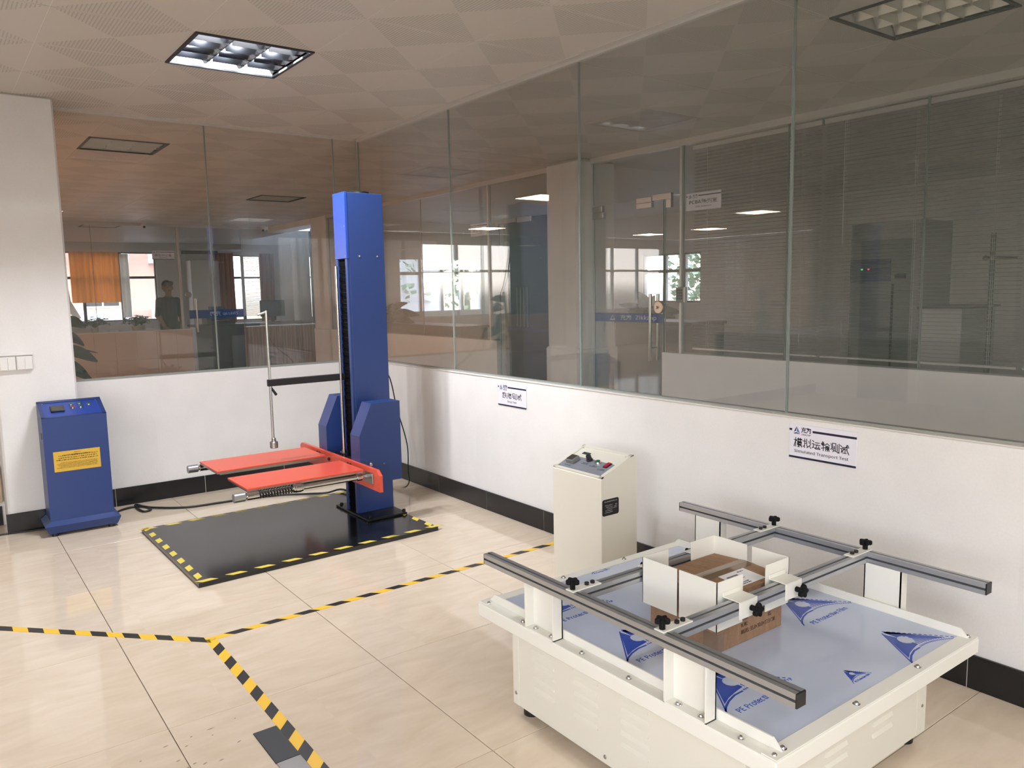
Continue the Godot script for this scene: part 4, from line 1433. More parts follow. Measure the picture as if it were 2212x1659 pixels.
		var gd := wpart(o, "corner_guard", gm, M.cream_white)
		# clamp: a bent strip over the rail
		var cx := gx + dx * 0.066
		var zr := 4.67 if front else 4.304
		var so := 1.0 if front else -1.0
		var out := zr + so * 0.021
		var cl := MB.new()
		var zi := gz + so * 0.0005
		cl.box(V(cx - 0.042, ry + 0.001, minf(zi, out)), V(cx + 0.042, ry + 0.004, maxf(zi, out)), 0.0012)
		cl.box(V(cx - 0.042, ry + 0.003, minf(zi, zi + so * 0.003)), V(cx + 0.042, ry + 0.016, maxf(zi, zi + so * 0.003)), 0.001)
		cl.box(V(cx - 0.042, ry - 0.05, minf(out, out - so * 0.003)), V(cx + 0.042, ry + 0.004, maxf(out, out - so * 0.003)), 0.001)
		part(gd, "clamp_strip", cl, M.cream_white)
		star_knob(o, V(cx + 0.012, ry - 0.024, out), V(0, 0, so), 1.0)


# ---------------------------------------------------------------- carton held by the guards
func build_carton() -> void:
	var x0 := -1.121
	var x1 := -0.798
	var z0 := 4.334
	var z1 := 4.61
	var y0 := YT + 0.0025
	var y1 := YT + 0.173
	var o := thing("carton", "brown taped cardboard carton clamped on the vibration table", "box", V((x0 + x1) / 2, y0, (z0 + z1) / 2))
	wpart(o, "body", bx(x0, x1, y0, y1 - 0.002, z0, z1, 0.003), M.card)
	var zm := (z0 + z1) / 2
	wpart(o, "flap", MB.new().prism([P2(z0, y1 - 0.003), P2(zm - 0.0015, y1 + 0.006), P2(zm - 0.0015, y1 + 0.009), P2(z0, y1)], 0, x0, x1), M.card)
	wpart(o, "flap", MB.new().prism([P2(zm + 0.0015, y1 + 0.006), P2(z1, y1 - 0.003), P2(z1, y1), P2(zm + 0.0015, y1 + 0.009)], 0, x0, x1), M.card)
	var tp := MB.new()
	tp.prism([P2(zm - 0.03, y1 + 0.0075), P2(zm, y1 + 0.0096), P2(zm + 0.03, y1 + 0.0075), P2(zm + 0.03, y1 + 0.0079), P2(zm, y1 + 0.01), P2(zm - 0.03, y1 + 0.0079)], 0, x0 - 0.0005, x1 + 0.0005)
	tp.box(V(x0 - 0.001, y1 - 0.05, zm - 0.03), V(x0 - 0.0004, y1 + 0.006, zm + 0.03))
	wpart(o, "packing_tape", tp, M.pack_tape, "clear packing tape along the seam")
	wpart(o, "packing_tape", bx(x0 - 0.0008, x0 - 0.0002, y0 + 0.002, y0 + 0.06, z1 - 0.055, z1 + 0.0006).box(V(x0 - 0.0008, y0 + 0.002, z1 + 0.0002), V(x0 + 0.03, y0 + 0.06, z1 + 0.0008)), M.pack_tape)
	# top labels lie on the sloping front flap
	var slope := V(0, -0.0093, z1 - zm).normalized()
	var f := frame(V(x0, y1 + 0.0092, zm), Vector3.RIGHT, -slope)
	var lb := MB.new()
	lb.t = f
	lb.box(V(0.135, -0.118, 0.0), V(0.262, -0.028, 0.0006))
	var lab := wpart(o, "shipping_label", lb, M.white_label, "white shipping label with barcode")
	var bars := MB.new()
	var fb := f
	fb.origin += f.basis.z * 0.0006
	var rng := RandomNumberGenerator.new()
	rng.seed = 12
	var p := 0.148
	while p < 0.2:
		var w := rng.randf_range(0.0008, 0.0024)
		flat(bars, fb, rect(p, -0.068, p + w, -0.05), 0.0003)
		p += w + rng.randf_range(0.0008, 0.002)
	wpart(lab, "barcode", bars, M.ink)
	print_rows(lab, fb, 0.148, -0.08, 0.06, 0.006, 1, M.ink, 31)
	print_rows(lab, fb, 0.215, -0.044, 0.03, 0.006, 1, M.ink, 32)
	print_rows(lab, fb, 0.148, -0.112, 0.05, 0.006, 2, M.ink, 33)
	var ls := MB.new()
	ls.t = f
	ls.box(V(0.056, -0.112, 0.0), V(0.12, -0.088, 0.0006))
	var l2 := wpart(o, "small_label", ls, M.white_label, "small white label with barcode")
	var b2 := MB.new()
	p = 0.085
	while p < 0.112:
		flat(b2, fb, rect(p, -0.104, p + 0.001, -0.094), 0.0003)
		p += 0.0024
	wpart(l2, "barcode", b2, M.ink)
	# print on the front
	var ff := frame(V(x0, y0, z1 + 0.0002), Vector3.RIGHT, Vector3.UP)
	words(o, "MEAS: 35.0×30.0×17.3 CM", ff, 0.112, 0.03, 0.0135, 0.17, M.ink_brown)
	words(o, "N.W.:", ff, 0.112, 0.053, 0.0125, 0.033, M.ink_brown)
	words(o, "B.W.:", ff, 0.112, 0.074, 0.0125, 0.033, M.ink_brown)
	words(o, "KG", ff, 0.247, 0.053, 0.0125, 0.017, M.ink_brown)
	words(o, "KG", ff, 0.247, 0.074, 0.0125, 0.017, M.ink_brown)


# ---------------------------------------------------------------- cream console of the vibration table
func build_beige_console() -> void:
	var xa := -0.462
	var xb := -0.246
	var za := 3.044
	var zb := 3.4
	var ya := 0.58
	var yb := 0.663
	var o := thing("control_console", "cream control console with grey button panel against the right wall", "console", V((xa + xb) / 2, 0, (za + zb) / 2))
	wpart(o, "body", MB.new().prism([P2(xa, 0.0), P2(xa, ya - 0.004), P2(xa + 0.004, ya), P2(xb - 0.008, yb), P2(xb + 0.02, yb - 0.004), P2(xb + 0.02, 0.0)], 2, za, zb), M.cream)
	var sl := V(xb - xa, yb - ya, 0)
	var d := sl.length()
	var f := frame(V(xa, ya, za), V(0, 0, 1), sl)
	var w := zb - za
	var rim := MB.new()
	rim.t = f
	rim.box(V(0.0005, 0.003, -0.003), V(w - 0.0005, 0.017, 0.006)).box(V(0.0005, d - 0.02, -0.003), V(w - 0.0005, d, 0.006)).box(V(0.0005, 0.003, -0.003), V(0.015, d, 0.006)).box(V(w - 0.022, 0.003, -0.003), V(w - 0.0005, d, 0.006))
	wpart(o, "panel_rim", rim, M.cream)
	var pm := MB.new()
	pm.t = f
	pm.box(V(0.015, 0.017, -0.001), V(w - 0.022, d - 0.02, 0.001))
	var panel := wpart(o, "panel", pm, M.grey_plate)
	var at := func(x: float, y: float) -> Transform3D:
		return f * Transform3D(Basis(), V(x, y, 0.001))
	# counter, covered meter, dial, green button, red rocker
	var m1 := MB.new()
	m1.t = f
	m1.box(V(0.05, 0.148, 0.0), V(0.125, 0.178, 0.003))
	var lcd := wpart(o, "counter", m1, mat("lcd_frame", rgb(222, 220, 196), 0.4))
	var m2 := MB.new()
	m2.t = f
	m2.box(V(0.06, 0.153, 0.002), V(0.113, 0.173, 0.0036))
	part(lcd, "screen", m2, M.dark_lcd)
	var m3 := MB.new()
	m3.t = f
	m3.box(V(0.04, 0.058, 0.0), V(0.092, 0.112, 0.022), 0.003)
	var meter := wpart(o, "meter", m3, M.mid_grey)
	var m4 := MB.new()
	m4.t = f
	m4.box(V(0.044, 0.064, 0.021), V(0.086, 0.108, 0.024), 0.001)
	part(meter, "screen", m4, M.display)
	var m5 := MB.new()
	m5.t = at.call(0.155, 0.118) * Transform3D(Basis(Vector3.RIGHT, Vector3.BACK, Vector3.DOWN), Vector3.ZERO)
	m5.lathe([P2(0, 0), P2(0.017, 0), P2(0.017, 0.005), P2(0.0145, 0.007), P2(0.0125, 0.028), P2(0.011, 0.03), P2(0, 0.03)], 20)
	wpart(o, "dial_knob", m5, M.black)
	push_button(o, f, 0.22, 0.112, M.green_button, 0.0175)
	var m6 := MB.new()
	m6.t = f
	m6.box(V(0.277, 0.088, 0.0), V(0.305, 0.132, 0.004), 0.001)
	var sw := wpart(o, "rocker_switch", m6, M.black)
	var m7 := MB.new()
	m7.t = f
	m7.prism([P2(0.281, 0.092), P2(0.301, 0.092), P2(0.301, 0.128), P2(0.281, 0.128)], 2, 0.003, 0.008)
	part(sw, "rocker", m7, M.red_switch)
	for c in [P2(0.022, 0.025), P2(0.022, d - 0.027), P2(w - 0.03, d - 0.027), P2(w - 0.03, 0.025)]:
		var sc := MB.new()
		sc.t = at.call(c.x, c.y)
		sc.ball(Vector3.ZERO, V(0.005, 0.005, 0.003), 10)
		wpart(o, "screw", sc, M.chrome)
	var fp := f
	fp.origin += f.basis.z * 0.0011
	print_rows(panel, fp, 0.14, d - 0.034, 0.13, 0.008, 1, M.ink, 41)
	var ln := MB.new()
	flat(ln, fp, rect(0.03, d - 0.03, 0.135, d - 0.0285), 0.0003)
	flat(ln, fp, rect(0.275, d - 0.03, w - 0.04, d - 0.0285), 0.0003)
	wpart(panel, "printed_line", ln, M.ink)
	for k in 4:
		print_rows(panel, fp, [0.045, 0.13, 0.195, 0.265][k], [0.042, 0.08, 0.075, 0.062][k], 0.045, 0.005, 1 if k == 0 else 2, M.ink, 50 + k)
	# rating plate on the side that faces the table
	var rp := wpart(o, "rating_plate", MB.new().prism(rounded(xa + 0.005, 0.398, xa + 0.112, 0.478, 0.01), 2, zb, zb + 0.0015), M.black, "black rating plate with pale print")
	var fr := frame(V(xa, 0.4, zb + 0.0016), Vector3.RIGHT, Vector3.UP)
	var pale := mat("pale_print", rgb(150, 150, 150), 0.5)
	print_rows(rp, fr, 0.018, 0.064, 0.082, 0.006, 1, pale, 61)
	print_rows(rp, fr, 0.02, 0.012, 0.05, 0.0055, 5, pale, 62)
	print_rows(rp, fr, 0.075, 0.03, 0.025, 0.005, 3, pale, 63)


func rounded(x0: float, y0: float, x1: float, y1: float, r: float) -> Array:
	var q := []
	for c in [[x1 - r, y1 - r, 0], [x0 + r, y1 - r, 1], [x0 + r, y0 + r, 2], [x1 - r, y0 + r, 3]]:
		for k in 5:
			var a: float = PI / 2 * (c[2] + k / 4.0)
			q.append(P2(c[0] + r * cos(a), c[1] + r * sin(a)))
	return q


# ---------------------------------------------------------------- signs
func sign_board(called: String, label: String, f: Transform3D, w: float, h: float, latin: String, han: String, tail: String, english: String, han_u: Vector2, eng_u: Vector2, low_bar := true) -> void:
	var o := thing(called, label, "sign", f.origin, "white room signs with dark blue bars")
	var pm := MB.new()
	pm.t = f
	pm.box(V(0, 0, 0), V(w, h, 0.004), 0.0008)
	wpart(o, "board", pm, M.paper)
	var g := f
	g.origin += f.basis.z * 0.004
	var bars := MB.new()
	if low_bar:
		flat(bars, g, rect(0, 0.0, w, h * 0.058))
	flat(bars, g, rect(0, h * 0.80, w * 0.042, h * 0.862))
	flat(bars, g, rect(w * 0.36, h * 0.80, w, h * 0.862))
	wpart(o, "bar", bars, M.navy)
	var l1 := MB.new()
	flat(l1, g, [P2(w * 0.065, h * 0.73), P2(w * 0.115, h * 0.76), P2(w * 0.165, h * 0.715), P2(w * 0.15, h * 0.71), P2(w * 0.115, h * 0.725), P2(w * 0.085, h * 0.71)])
	flat(l1, g, [P2(w * 0.07, h * 0.76), P2(w * 0.112, h * 0.93), P2(w * 0.112, h * 0.87), P2(w * 0.098, h * 0.79)])
	wpart(o, "logo", l1, M.navy)
	var l2 := MB.new()
	flat(l2, g, [P2(w * 0.118, h * 0.93), P2(w * 0.168, h * 0.735), P2(w * 0.14, h * 0.76), P2(w * 0.122, h * 0.80)])
	flat(l2, g, [P2(w * 0.108, h * 0.79), P2(w * 0.125, h * 0.85), P2(w * 0.132, h * 0.77)])
	wpart(o, "logo", l2, mat("logo_blue", rgb(90, 130, 196), 0.5))
	hanzi(o, "充为", g, w * 0.188, h * 0.775, h * 0.145, w * 0.078, M.navy, 0.12)
	words(o, "ZIKKZAP", g, w * 0.19, h * 0.695, h * 0.042, w * 0.14, M.navy)
	var hw := han_u.y - han_u.x
	if latin:
		words(o, latin, g, w * han_u.x, h * 0.38, h * 0.2, w * hw * 0.42, M.ink, true)
		hanzi(o, han, g, w * (han_u.x + hw * 0.45), h * 0.36, h * 0.24, w * hw * 0.55 / han.length(), M.ink, 0.1)
	elif han:
		var nn := han.length() + (1 if tail else 0)
		hanzi(o, han, g, w * han_u.x, h * 0.345, h * 0.255, w * hw / nn, M.ink, 0.085)
		if tail:
			words(o, tail, g, w * (han_u.x + hw * (nn - 1.0) / nn + 0.02), h * 0.37, h * 0.2, 0.0, M.ink)
	words(o, english, g, w * eng_u.x, h * 0.165, h * 0.085, w * (eng_u.y - eng_u.x), M.ink)


func build_signs() -> void:
	sign_board("wall_sign", "small white Drop Test sign on the right wall beside the drop tester", frame(V(0, 0.735, 1.94), V(0, 0, 1), Vector3.UP), 0.298, 0.145, "", "跌落测试", "", "Drop Test", P2(0.165, 0.86), P2(0.345, 0.66))
	sign_board("wall_sign", "white Simulated Transport Test sign on the right wall above the vibration table", frame(V(0, 0.736, 4.092), V(0, 0, 1), Vector3.UP), 0.306, 0.147, "", "模拟运输测试", "", "Simulated Transport Test", P2(0.078, 0.915), P2(0.085, 0.89))
	sign_board("door_sign", "white PCBA showroom sign on the glass beside the glass door", frame(V(2.399, 2.115, 1.43), V(0, 0, 1), Vector3.UP), 0.37, 0.145, "PCBA", "陈列室", "", "PCBA Showroom", P2(0.09, 0.91), P2(0.27, 0.72), false)
	sign_board("door_sign", "white meeting room sign on the corridor glass right of the blue column", frame(V(2.399, 2.11, -1.91), V(0, 0, 1), Vector3.UP), 0.34, 0.148, "", "会议室", "2", "Meeting Room 2", P2(0.15, 0.85), P2(0.28, 0.68), false)
	sign_board("door_sign", "white general office sign on the far glass above the man", frame(V(0.31, 2.112, -8.699), Vector3.RIGHT, Vector3.UP), 0.36, 0.15, "", "综合办公室", "", "General Office", P2(0.12, 0.9), P2(0.32, 0.68))


# ---------------------------------------------------------------- tapes, switches and other small things in the room
func tape(label: String, mid: Callable, ctr: Array, ends: Array, half: float, s: Callable) -> void:
	var o := thing("floor_tape", label, "tape", mid.call(ends[0]), "black and yellow hazard tapes on the floor")
	wpart(o, "strip", MB.new().prism(s.call(ends[0], ends[1], half, true), 1, 0.0002, 0.0009), M.yellow_tape)
	for c in ctr:
		wpart(o, "black_stripe", MB.new().prism(s.call(c[0], c[1], half, false), 1, 0.0008, 0.0012), M.black_tape)


func build_small_things() -> void:
	# along the machines (runs across), towards the viewer, and slantwise to the left
	var c1 := []
	for k in 12:
		var x := -1.998 + 0.1588 * k
		c1.append([x, x + 0.083])
	tape("hazard tape running from the junction to behind the cream console", func(x): return V(x, 0, 2.661 - 0.0195 * (x + 2.0)), c1, [-2.085, -0.06], 0.0185, func(a: float, b: float, h: float, square: bool):
		var z := func(x: float) -> float:
			return 2.661 - 0.0195 * (x + 2.0)
		var e := 0.0 if square else h
		return [P2(a - e, z.call(a) - h), P2(b - e, z.call(b) - h), P2(b + e, z.call(b) + h), P2(a + e, z.call(a) + h)])
	var c2 := []
	for k in 10:
		var z := 2.7465 + 0.1562 * k
		c2.append([z, z + 0.075])
	tape("hazard tape running from the junction towards the viewer", func(z): return V(-2.078, 0, z), c2, [2.66, 4.35], 0.0215, func(a: float, b: float, h: float, square: bool):
		var e := 0.0 if square else 0.024
		return [P2(-2.078 - h, a + e), P2(-2.078 - h, b + e), P2(-2.078 + h, b - e), P2(-2.078 + h, a - e)])
	var c3 := []
	for k in 14:
		var x := -2.1515 - 0.1092 * k
		c3.append([x, x + 0.0545])
	tape("hazard tape running slantwise from the junction to the left edge", func(x): return V(x, 0, 2.66 + 1.034 * (x + 2.097)), c3, [-3.7, -2.085], 0.031, func(a: float, b: float, h: float, square: bool):
		var z := func(x: float) -> float:
			return 2.66 + 1.034 * (x + 2.097)
		return [P2(a, z.call(a) - h), P2(b, z.call(b) - h), P2(b, z.call(b) + h), P2(a, z.call(a) + h)])
	# floor hinge at the edge of the tape
	var fh := thing("cover_plate", "black cover plate with a steel end beside the hazard tape on the floor", "plate", V(-2.14, 0, 3.63))
	wpart(fh, "cover", bx(-2.182, -2.1015, 0.0002, 0.004, 3.518, 3.734, 0.0012), M.rubber)
	wpart(fh, "end_plate", bx(-2.18, -2.1015, 0.0002, 0.0045, 3.736, 3.9, 0.0012), M.steel)
	# scuffs: thin dirt marks on the tiles
	var sc := MB.new()
	var rng := RandomNumberGenerator.new()
	rng.seed = 77
	for k in 22:
		var f := frame(V(-2.2 - rng.randf() * 0.42, 0.0002, 3.36 + rng.randf() * 0.3), V(1, 0, -0.25 + rng.randf_range(-0.2, 0.2)), V(0.25, 0, -1))
		f.basis = Basis(f.basis.x, Vector3.UP.cross(f.basis.x), Vector3.UP)
		var l := rng.randf_range(0.006, 0.03)
		flat(sc, f, [P2(0, 0), P2(l * 0.5, -0.002), P2(l, 0.001), P2(l * 0.6, 0.004), P2(l * 0.2, 0.003)], 0.0002)
	one("floor_scuffs", sc, mat("scuff", rgb(138, 122, 104), 0.6), "grey scuff marks on the floor left of the black cover plate", "scuffs", "", "stuff")
	# light switches on the pillar
	for k in 2:
		var x0: float = -2.603 if k == 0 else -2.512
		var s := thing("light_switch", "left white double light switch on the pillar under the cable channel" if k == 0 else "right white double light switch on the pillar under the cable channel", "switch", V(x0 + 0.043, 1.076, 0.27), "double light switches on the pillar")
		wpart(s, "plate", bx(x0, x0 + 0.088, 1.033, 1.12, 0.27, 0.296, 0.003), M.white_plain)
		for j in 2:
			wpart(s, "rocker", bx(x0 + 0.004 + j * 0.041, x0 + 0.0435 + j * 0.041, 1.038, 1.115, 0.294, 0.3, 0.002), M.white_plain)
	one("cable_channel", bx(-2.63, -2.416, 1.126, 1.146, 0.27, 0.286, 0.002), M.white_plain, "white cable channel above the light switches on the pillar", "channel")
	one("wall_box", bx(-2.78, -2.638, 0.157, 0.4, 0.0, 0.03, 0.004), mat("tan", rgb(196, 172, 146), 0.5), "tan box on the wall at the left edge beside the pillar", "box")
	one("cable", MB.new().tube(smooth([V(-3.2, 0.006, 0.34), V(-2.9, 0.006, 0.29), V(-2.66, 0.006, 0.275), V(-2.5, 0.006, 0.30), V(-2.42, 0.006, 0.32)]), 0.005, 8), M.black, "thin black cable on the floor at the foot of the pillar", "cable")


# ---------------------------------------------------------------- plants
func leaf(base: Vector3, tip: Vector3, w: float, bend: float, up := Vector3.UP) -> MB:
	# a broad leaf: bent along its length, folded a little along the rib
	var mb := MB.new()
	var d := tip - base
	var s := d.cross(up).normalized()
	var n := s.cross(d).normalized()
	var k := 8
	var rows := []
	for i in k + 1:
		var t := float(i) / k
		var ww := w * pow(sin(PI * minf(0.04 + t * 0.93, 1.0)), 0.75) * (1.15 - 0.4 * t)
		var m := base + d * t + n * bend * sin(PI * t)
		rows.append([m - s * ww / 2 + n * ww * 0.14, m, m + s * ww / 2 + n * ww * 0.14])
	for i in k:
		for j in 2:
			var q := [rows[i][j], rows[i][j + 1], rows[i + 1][j + 1], rows[i + 1][j]]
			mb.poly(q, n)
			var low := []
			for p in q:
				low.append(p - n * 0.0012)
			mb.poly(low, -n)
	return mb


func pot(o: Node3D, at: Vector3, r: float, h: float, m: Material) -> void:
	var mb := MB.new()
	mb.t.origin = at
	mb.lathe([P2(0, 0), P2(r * 0.72, 0), P2(r * 0.95, h * 0.92), P2(r, h * 0.92), P2(r, h), P2(r * 0.9, h), P2(r * 0.88, h * 0.85), P2(0, h * 0.85)], 24)
	wpart(o, "pot", mb, m)


func leafy(o: Node3D, at: Vector3, rx: float, h: float, count: int, l: float, m: Material, sd: int) -> void:
	# a bushy pot plant: many small leaves on thin stems
	var rng := RandomNumberGenerator.new()
	rng.seed = sd
	var lv := MB.new()
	var st := MB.new()
	for k in count:
		var a := rng.randf() * TAU
		var r := sqrt(rng.randf()) * rx
		var p := at + V(cos(a) * r, h * rng.randf_range(0.35, 1.0) * (1.0 - 0.35 * r / rx), sin(a) * r)
		st.tube([at, at.lerp(p, 0.5) + V(0, 0.03, 0), p], 0.0022, 4)
		for j in 3:
			var b := rng.randf() * TAU
			var q := leaf(p, p + V(cos(b) * l, rng.randf_range(-0.5, 0.35) * l, sin(b) * l), l * 0.5, l * 0.1)
			lv.v.append_array(q.v)
			lv.n.append_array(q.n)
			lv.u.append_array(q.u)
	var f := wpart(o, "foliage", lv, m)
	f.set_meta("kind", "stuff")
	wpart(o, "stems", st, M.stem)


# ---------------------------------------------------------------- things in the hall and corridor
func patch_camera(at: Vector3, label: String, d: Vector3) -> void:
	var c := thing("security_camera", label, "camera", at, "small dome cameras under the hall ceiling")
	part(c, "mount", MB.new().cyl(V(0, -0.018, 0), V(0, 0.0, 0), 0.045, 20, 0.003), M.white_plain)
	part(c, "body", MB.new().ball(V(0, -0.052, 0), V(0.042, 0.042, 0.042), 18), M.white_plain)
	part(c, "lens", MB.new().cyl(V(0, -0.055, 0) + d * 0.034, V(0, -0.055, 0) + d * 0.046, 0.02, 16), M.black)


func door_handle(o: Node3D, x: float, z: float, y0: float, y1: float, d: Vector3) -> void:
	for s in [-1.0, 1.0]:
		var mb := MB.new()
		var b: Vector3 = V(x, 0, z) + d * s * 0.05
		mb.cyl(b + V(0, y0, 0), b + V(0, y1, 0), 0.016, 18, 0.002)
		for y in [y0 + 0.12, y1 - 0.12]:
			mb.cyl(V(x, y, z), b + V(0, y, 0), 0.008, 12)
		wpart(o, "handle", mb, M.chrome)


func build_hall_things() -> void:
	patch_camera(V(0.18, H, -8.55), "small dome camera under the hall ceiling above the office sign", V(0, -0.5, 0.87))
	patch_camera(V(2.22, H, -8.5), "small dome camera beside the ceiling beam", V(-0.4, -0.6, 0.7))
	# showroom door
	var d := thing("door_2", "frameless glass door with long steel handle and blue strip before the showroom", "door", V(2.405, 0, 0.7), "", "structure")
	wpart(d, "leaf", bx(2.4, 2.41, 0.01, 2.262, 0.262, 1.165), M.clear_pane)
	for z in [0.262, 1.162]:
		wpart(d, "edge_seal", bx(2.399, 2.411, 0.01, 2.262, z, z + 0.003), M.glass_edge)
	fitting("patch_fitting", d, V(2.385, 2.205, 0.25), V(2.425, 2.26, 0.385))
	fitting("patch_fitting", d, V(2.385, 2.142, 0.25), V(2.425, 2.198, 0.4))
	fitting("patch_fitting", d, V(2.385, 2.235, 0.842), V(2.425, 2.28, 1.03))
	fitting("patch_fitting", d, V(2.385, 2.185, 0.842), V(2.425, 2.23, 1.03))
	fitting("corner_fitting", d, V(2.385, 2.24, 1.04), V(2.425, 2.295, 1.26))
	fitting("corner_fitting", d, V(2.385, 2.165, 1.205), V(2.425, 2.241, 1.26))
	door_handle(d, 2.405, 1.05, 0.8, 1.412, Vector3.LEFT)
	wpart(d, "lock_disc", MB.new().cyl(V(2.37, 1.29, 1.13), V(2.4, 1.29, 1.13), 0.056, 28, 0.004).cyl(V(2.355, 1.29, 1.115), V(2.372, 1.29, 1.115), 0.012, 14), mat("bronze_steel", rgb(176, 160, 142), 0.3, 0.9))
	var st := wpart(d, "blue_strip", bx(2.397, 2.3985, 1.148, 1.232, 0.266, 1.163), M.sticker_blue)
	var sf := frame(V(2.3968, 1.148, 0.266), V(0, 0, 1), Vector3.UP)
	var wh := mat("strip_print", rgb(190, 204, 226), 0.5)
	hanzi(st, "充为", sf, 0.36, 0.022, 0.042, 0.075, wh, 0.12)
	words(st, "Zikkzap", sf, 0.56, 0.024, 0.036, 0.26, wh)
	var tr := MB.new()
	flat(tr, sf, [P2(0.215, 0.018), P2(0.285, 0.018), P2(0.25, 0.068), P2(0.246, 0.068), P2(0.273, 0.026), P2(0.215, 0.026)])
	flat(tr, sf, [P2(0.225, 0.03), P2(0.236, 0.03), P2(0.25, 0.055), P2(0.244, 0.06)])
	wpart(st, "logo", tr, wh)
	# card reader on the post
	var cr := thing("card_reader", "grey card reader on the slim post beside the glass door", "reader", V(2.36, 1.4, 1.43))
	wpart(cr, "body", bx(2.345, 2.375, 1.335, 1.468, 1.36, 1.462, 0.004), M.mid_grey)
	wpart(cr, "cover_edge", bx(2.34, 2.376, 1.335, 1.468, 1.45, 1.466, 0.003), M.alu_pale)
	for r in 4:
		for c in 3:
			wpart(cr, "key", bx(2.3435, 2.3455, 1.36 + r * 0.024, 1.378 + r * 0.024, 1.375 + c * 0.022, 1.391 + c * 0.022), M.dark_grey)
	# meeting room door
	var e := thing("door_3", "frameless glass meeting room door left of the corridor column", "door", V(2.405, 0, -0.8), "", "structure")
	wpart(e, "leaf", bx(2.4, 2.41, 0.01, 2.262, -1.34, -0.265), M.clear_pane)
	wpart(e, "edge_seal", bx(2.399, 2.411, 0.01, 2.262, -1.344, -1.34), M.glass_edge)
	fitting("corner_fitting", e, V(2.385, 2.215, -1.39), V(2.425, 2.262, -1.0))
	fitting("corner_fitting", e, V(2.385, 2.165, -1.39), V(2.425, 2.216, -1.34))
	fitting("patch_fitting", e, V(2.385, 2.205, -0.98), V(2.425, 2.262, -0.72))
	fitting("patch_fitting", e, V(2.385, 2.2, -0.38), V(2.425, 2.255, -0.27))
	# office door
	var g := thing("door_4", "frameless glass office door with blue strip and long steel handle", "door", V(1.3, 0, -8.7), "", "structure")
	wpart(g, "leaf", bx(0.862, 1.835, 0.01, 2.262, -8.71, -8.7), M.clear_pane)
	for x in [0.862, 1.831]:
		wpart(g, "edge_seal", bx(x, x + 0.004, 0.01, 2.262, -8.7115, -8.6985), M.alu_pale)
	wpart(g, "top_fitting", bx(0.8, 1.42, 2.21, 2.27, -8.725, -8.685, 0.003), M.dark_grey)
	door_handle(g, 0.985, -8.705, 0.82, 1.42, Vector3.BACK)
	wpart(g, "lock_disc", MB.new().cyl(V(0.865, 1.49, -8.7), V(0.865, 1.49, -8.66), 0.055, 28, 0.004), M.steel)
	var s2 := wpart(g, "blue_strip", bx(0.866, 1.83, 1.065, 1.215, -8.699, -8.697), M.sticker_blue)
	var rf := frame(V(1.83, 1.065, -8.6962), Vector3.LEFT, Vector3.UP)
	hanzi(s2, "充为", rf, 0.42, 0.045, 0.07, 0.1, wh, 0.12)
	words(s2, "Zikkzap", rf, 0.1, 0.05, 0.05, 0.28, wh)
	# big-leaved plant behind the pillar
	var p := thing("potted_plant", "dark broad-leaved plant behind the back glass beside the pillar", "plant", V(-2.28, 0, -0.95))
	pot(p, V(-2.28, 0, -0.95), 0.16, 0.3, M.pot_white)
	wpart(p, "stem", MB.new().tube(smooth([V(-2.28, 0.25, -0.95), V(-2.24, 0.7, -0.98), V(-2.17, 1.1, -1.0), V(-2.14, 1.45, -1.02)]), 0.011, 8), M.stem)
	for l in [[V(-2.1, 1.30, -1.0), V(-1.93, 1.24, -0.95), 0.12], [V(-2.12, 1.2, -1.0), V(-1.955, 1.1, -0.93), 0.1], [V(-2.13, 1.09, -1.0), V(-1.865, 0.965, -0.96), 0.125], [V(-2.12, 1.08, -1.0), V(-1.845, 1.03, -1.04), 0.022], [V(-2.15, 0.98, -1.0), V(-1.95, 0.88, -0.92), 0.1], [V(-2.15, 0.95, -1.0), V(-1.9, 0.81, -1.0), 0.1], [V(-2.15, 1.35, -1.0), V(-2.02, 1.37, -1.1), 0.11], [V(-2.2, 1.2, -1.0), V(-2.45, 1.15, -0.9), 0.12], [V(-2.2, 1.0, -1.0), V(-2.5, 0.9, -1.1), 0.12]]:
		wpart(p, "leaf", leaf(l[0], l[1], l[2], 0.02, V(0.2, 0.6, 0.75)), M.leaf_dark)


# ---------------------------------------------------------------- things in the office
func wavy(x0: float, x1: float, y0: float, y1: float, z: float, amp: float, waves: float) -> MB:
	var a := []
	var b := []
	for i in 41:
		var t := i / 40.0
		var zz := z + amp * sin(t * TAU * waves)
		a.append(P2(lerpf(x0, x1, t), zz))
		b.push_front(P2(lerpf(x0, x1, t), zz - 0.003))
	return MB.new().prism(a + b, 1, y0, y1)


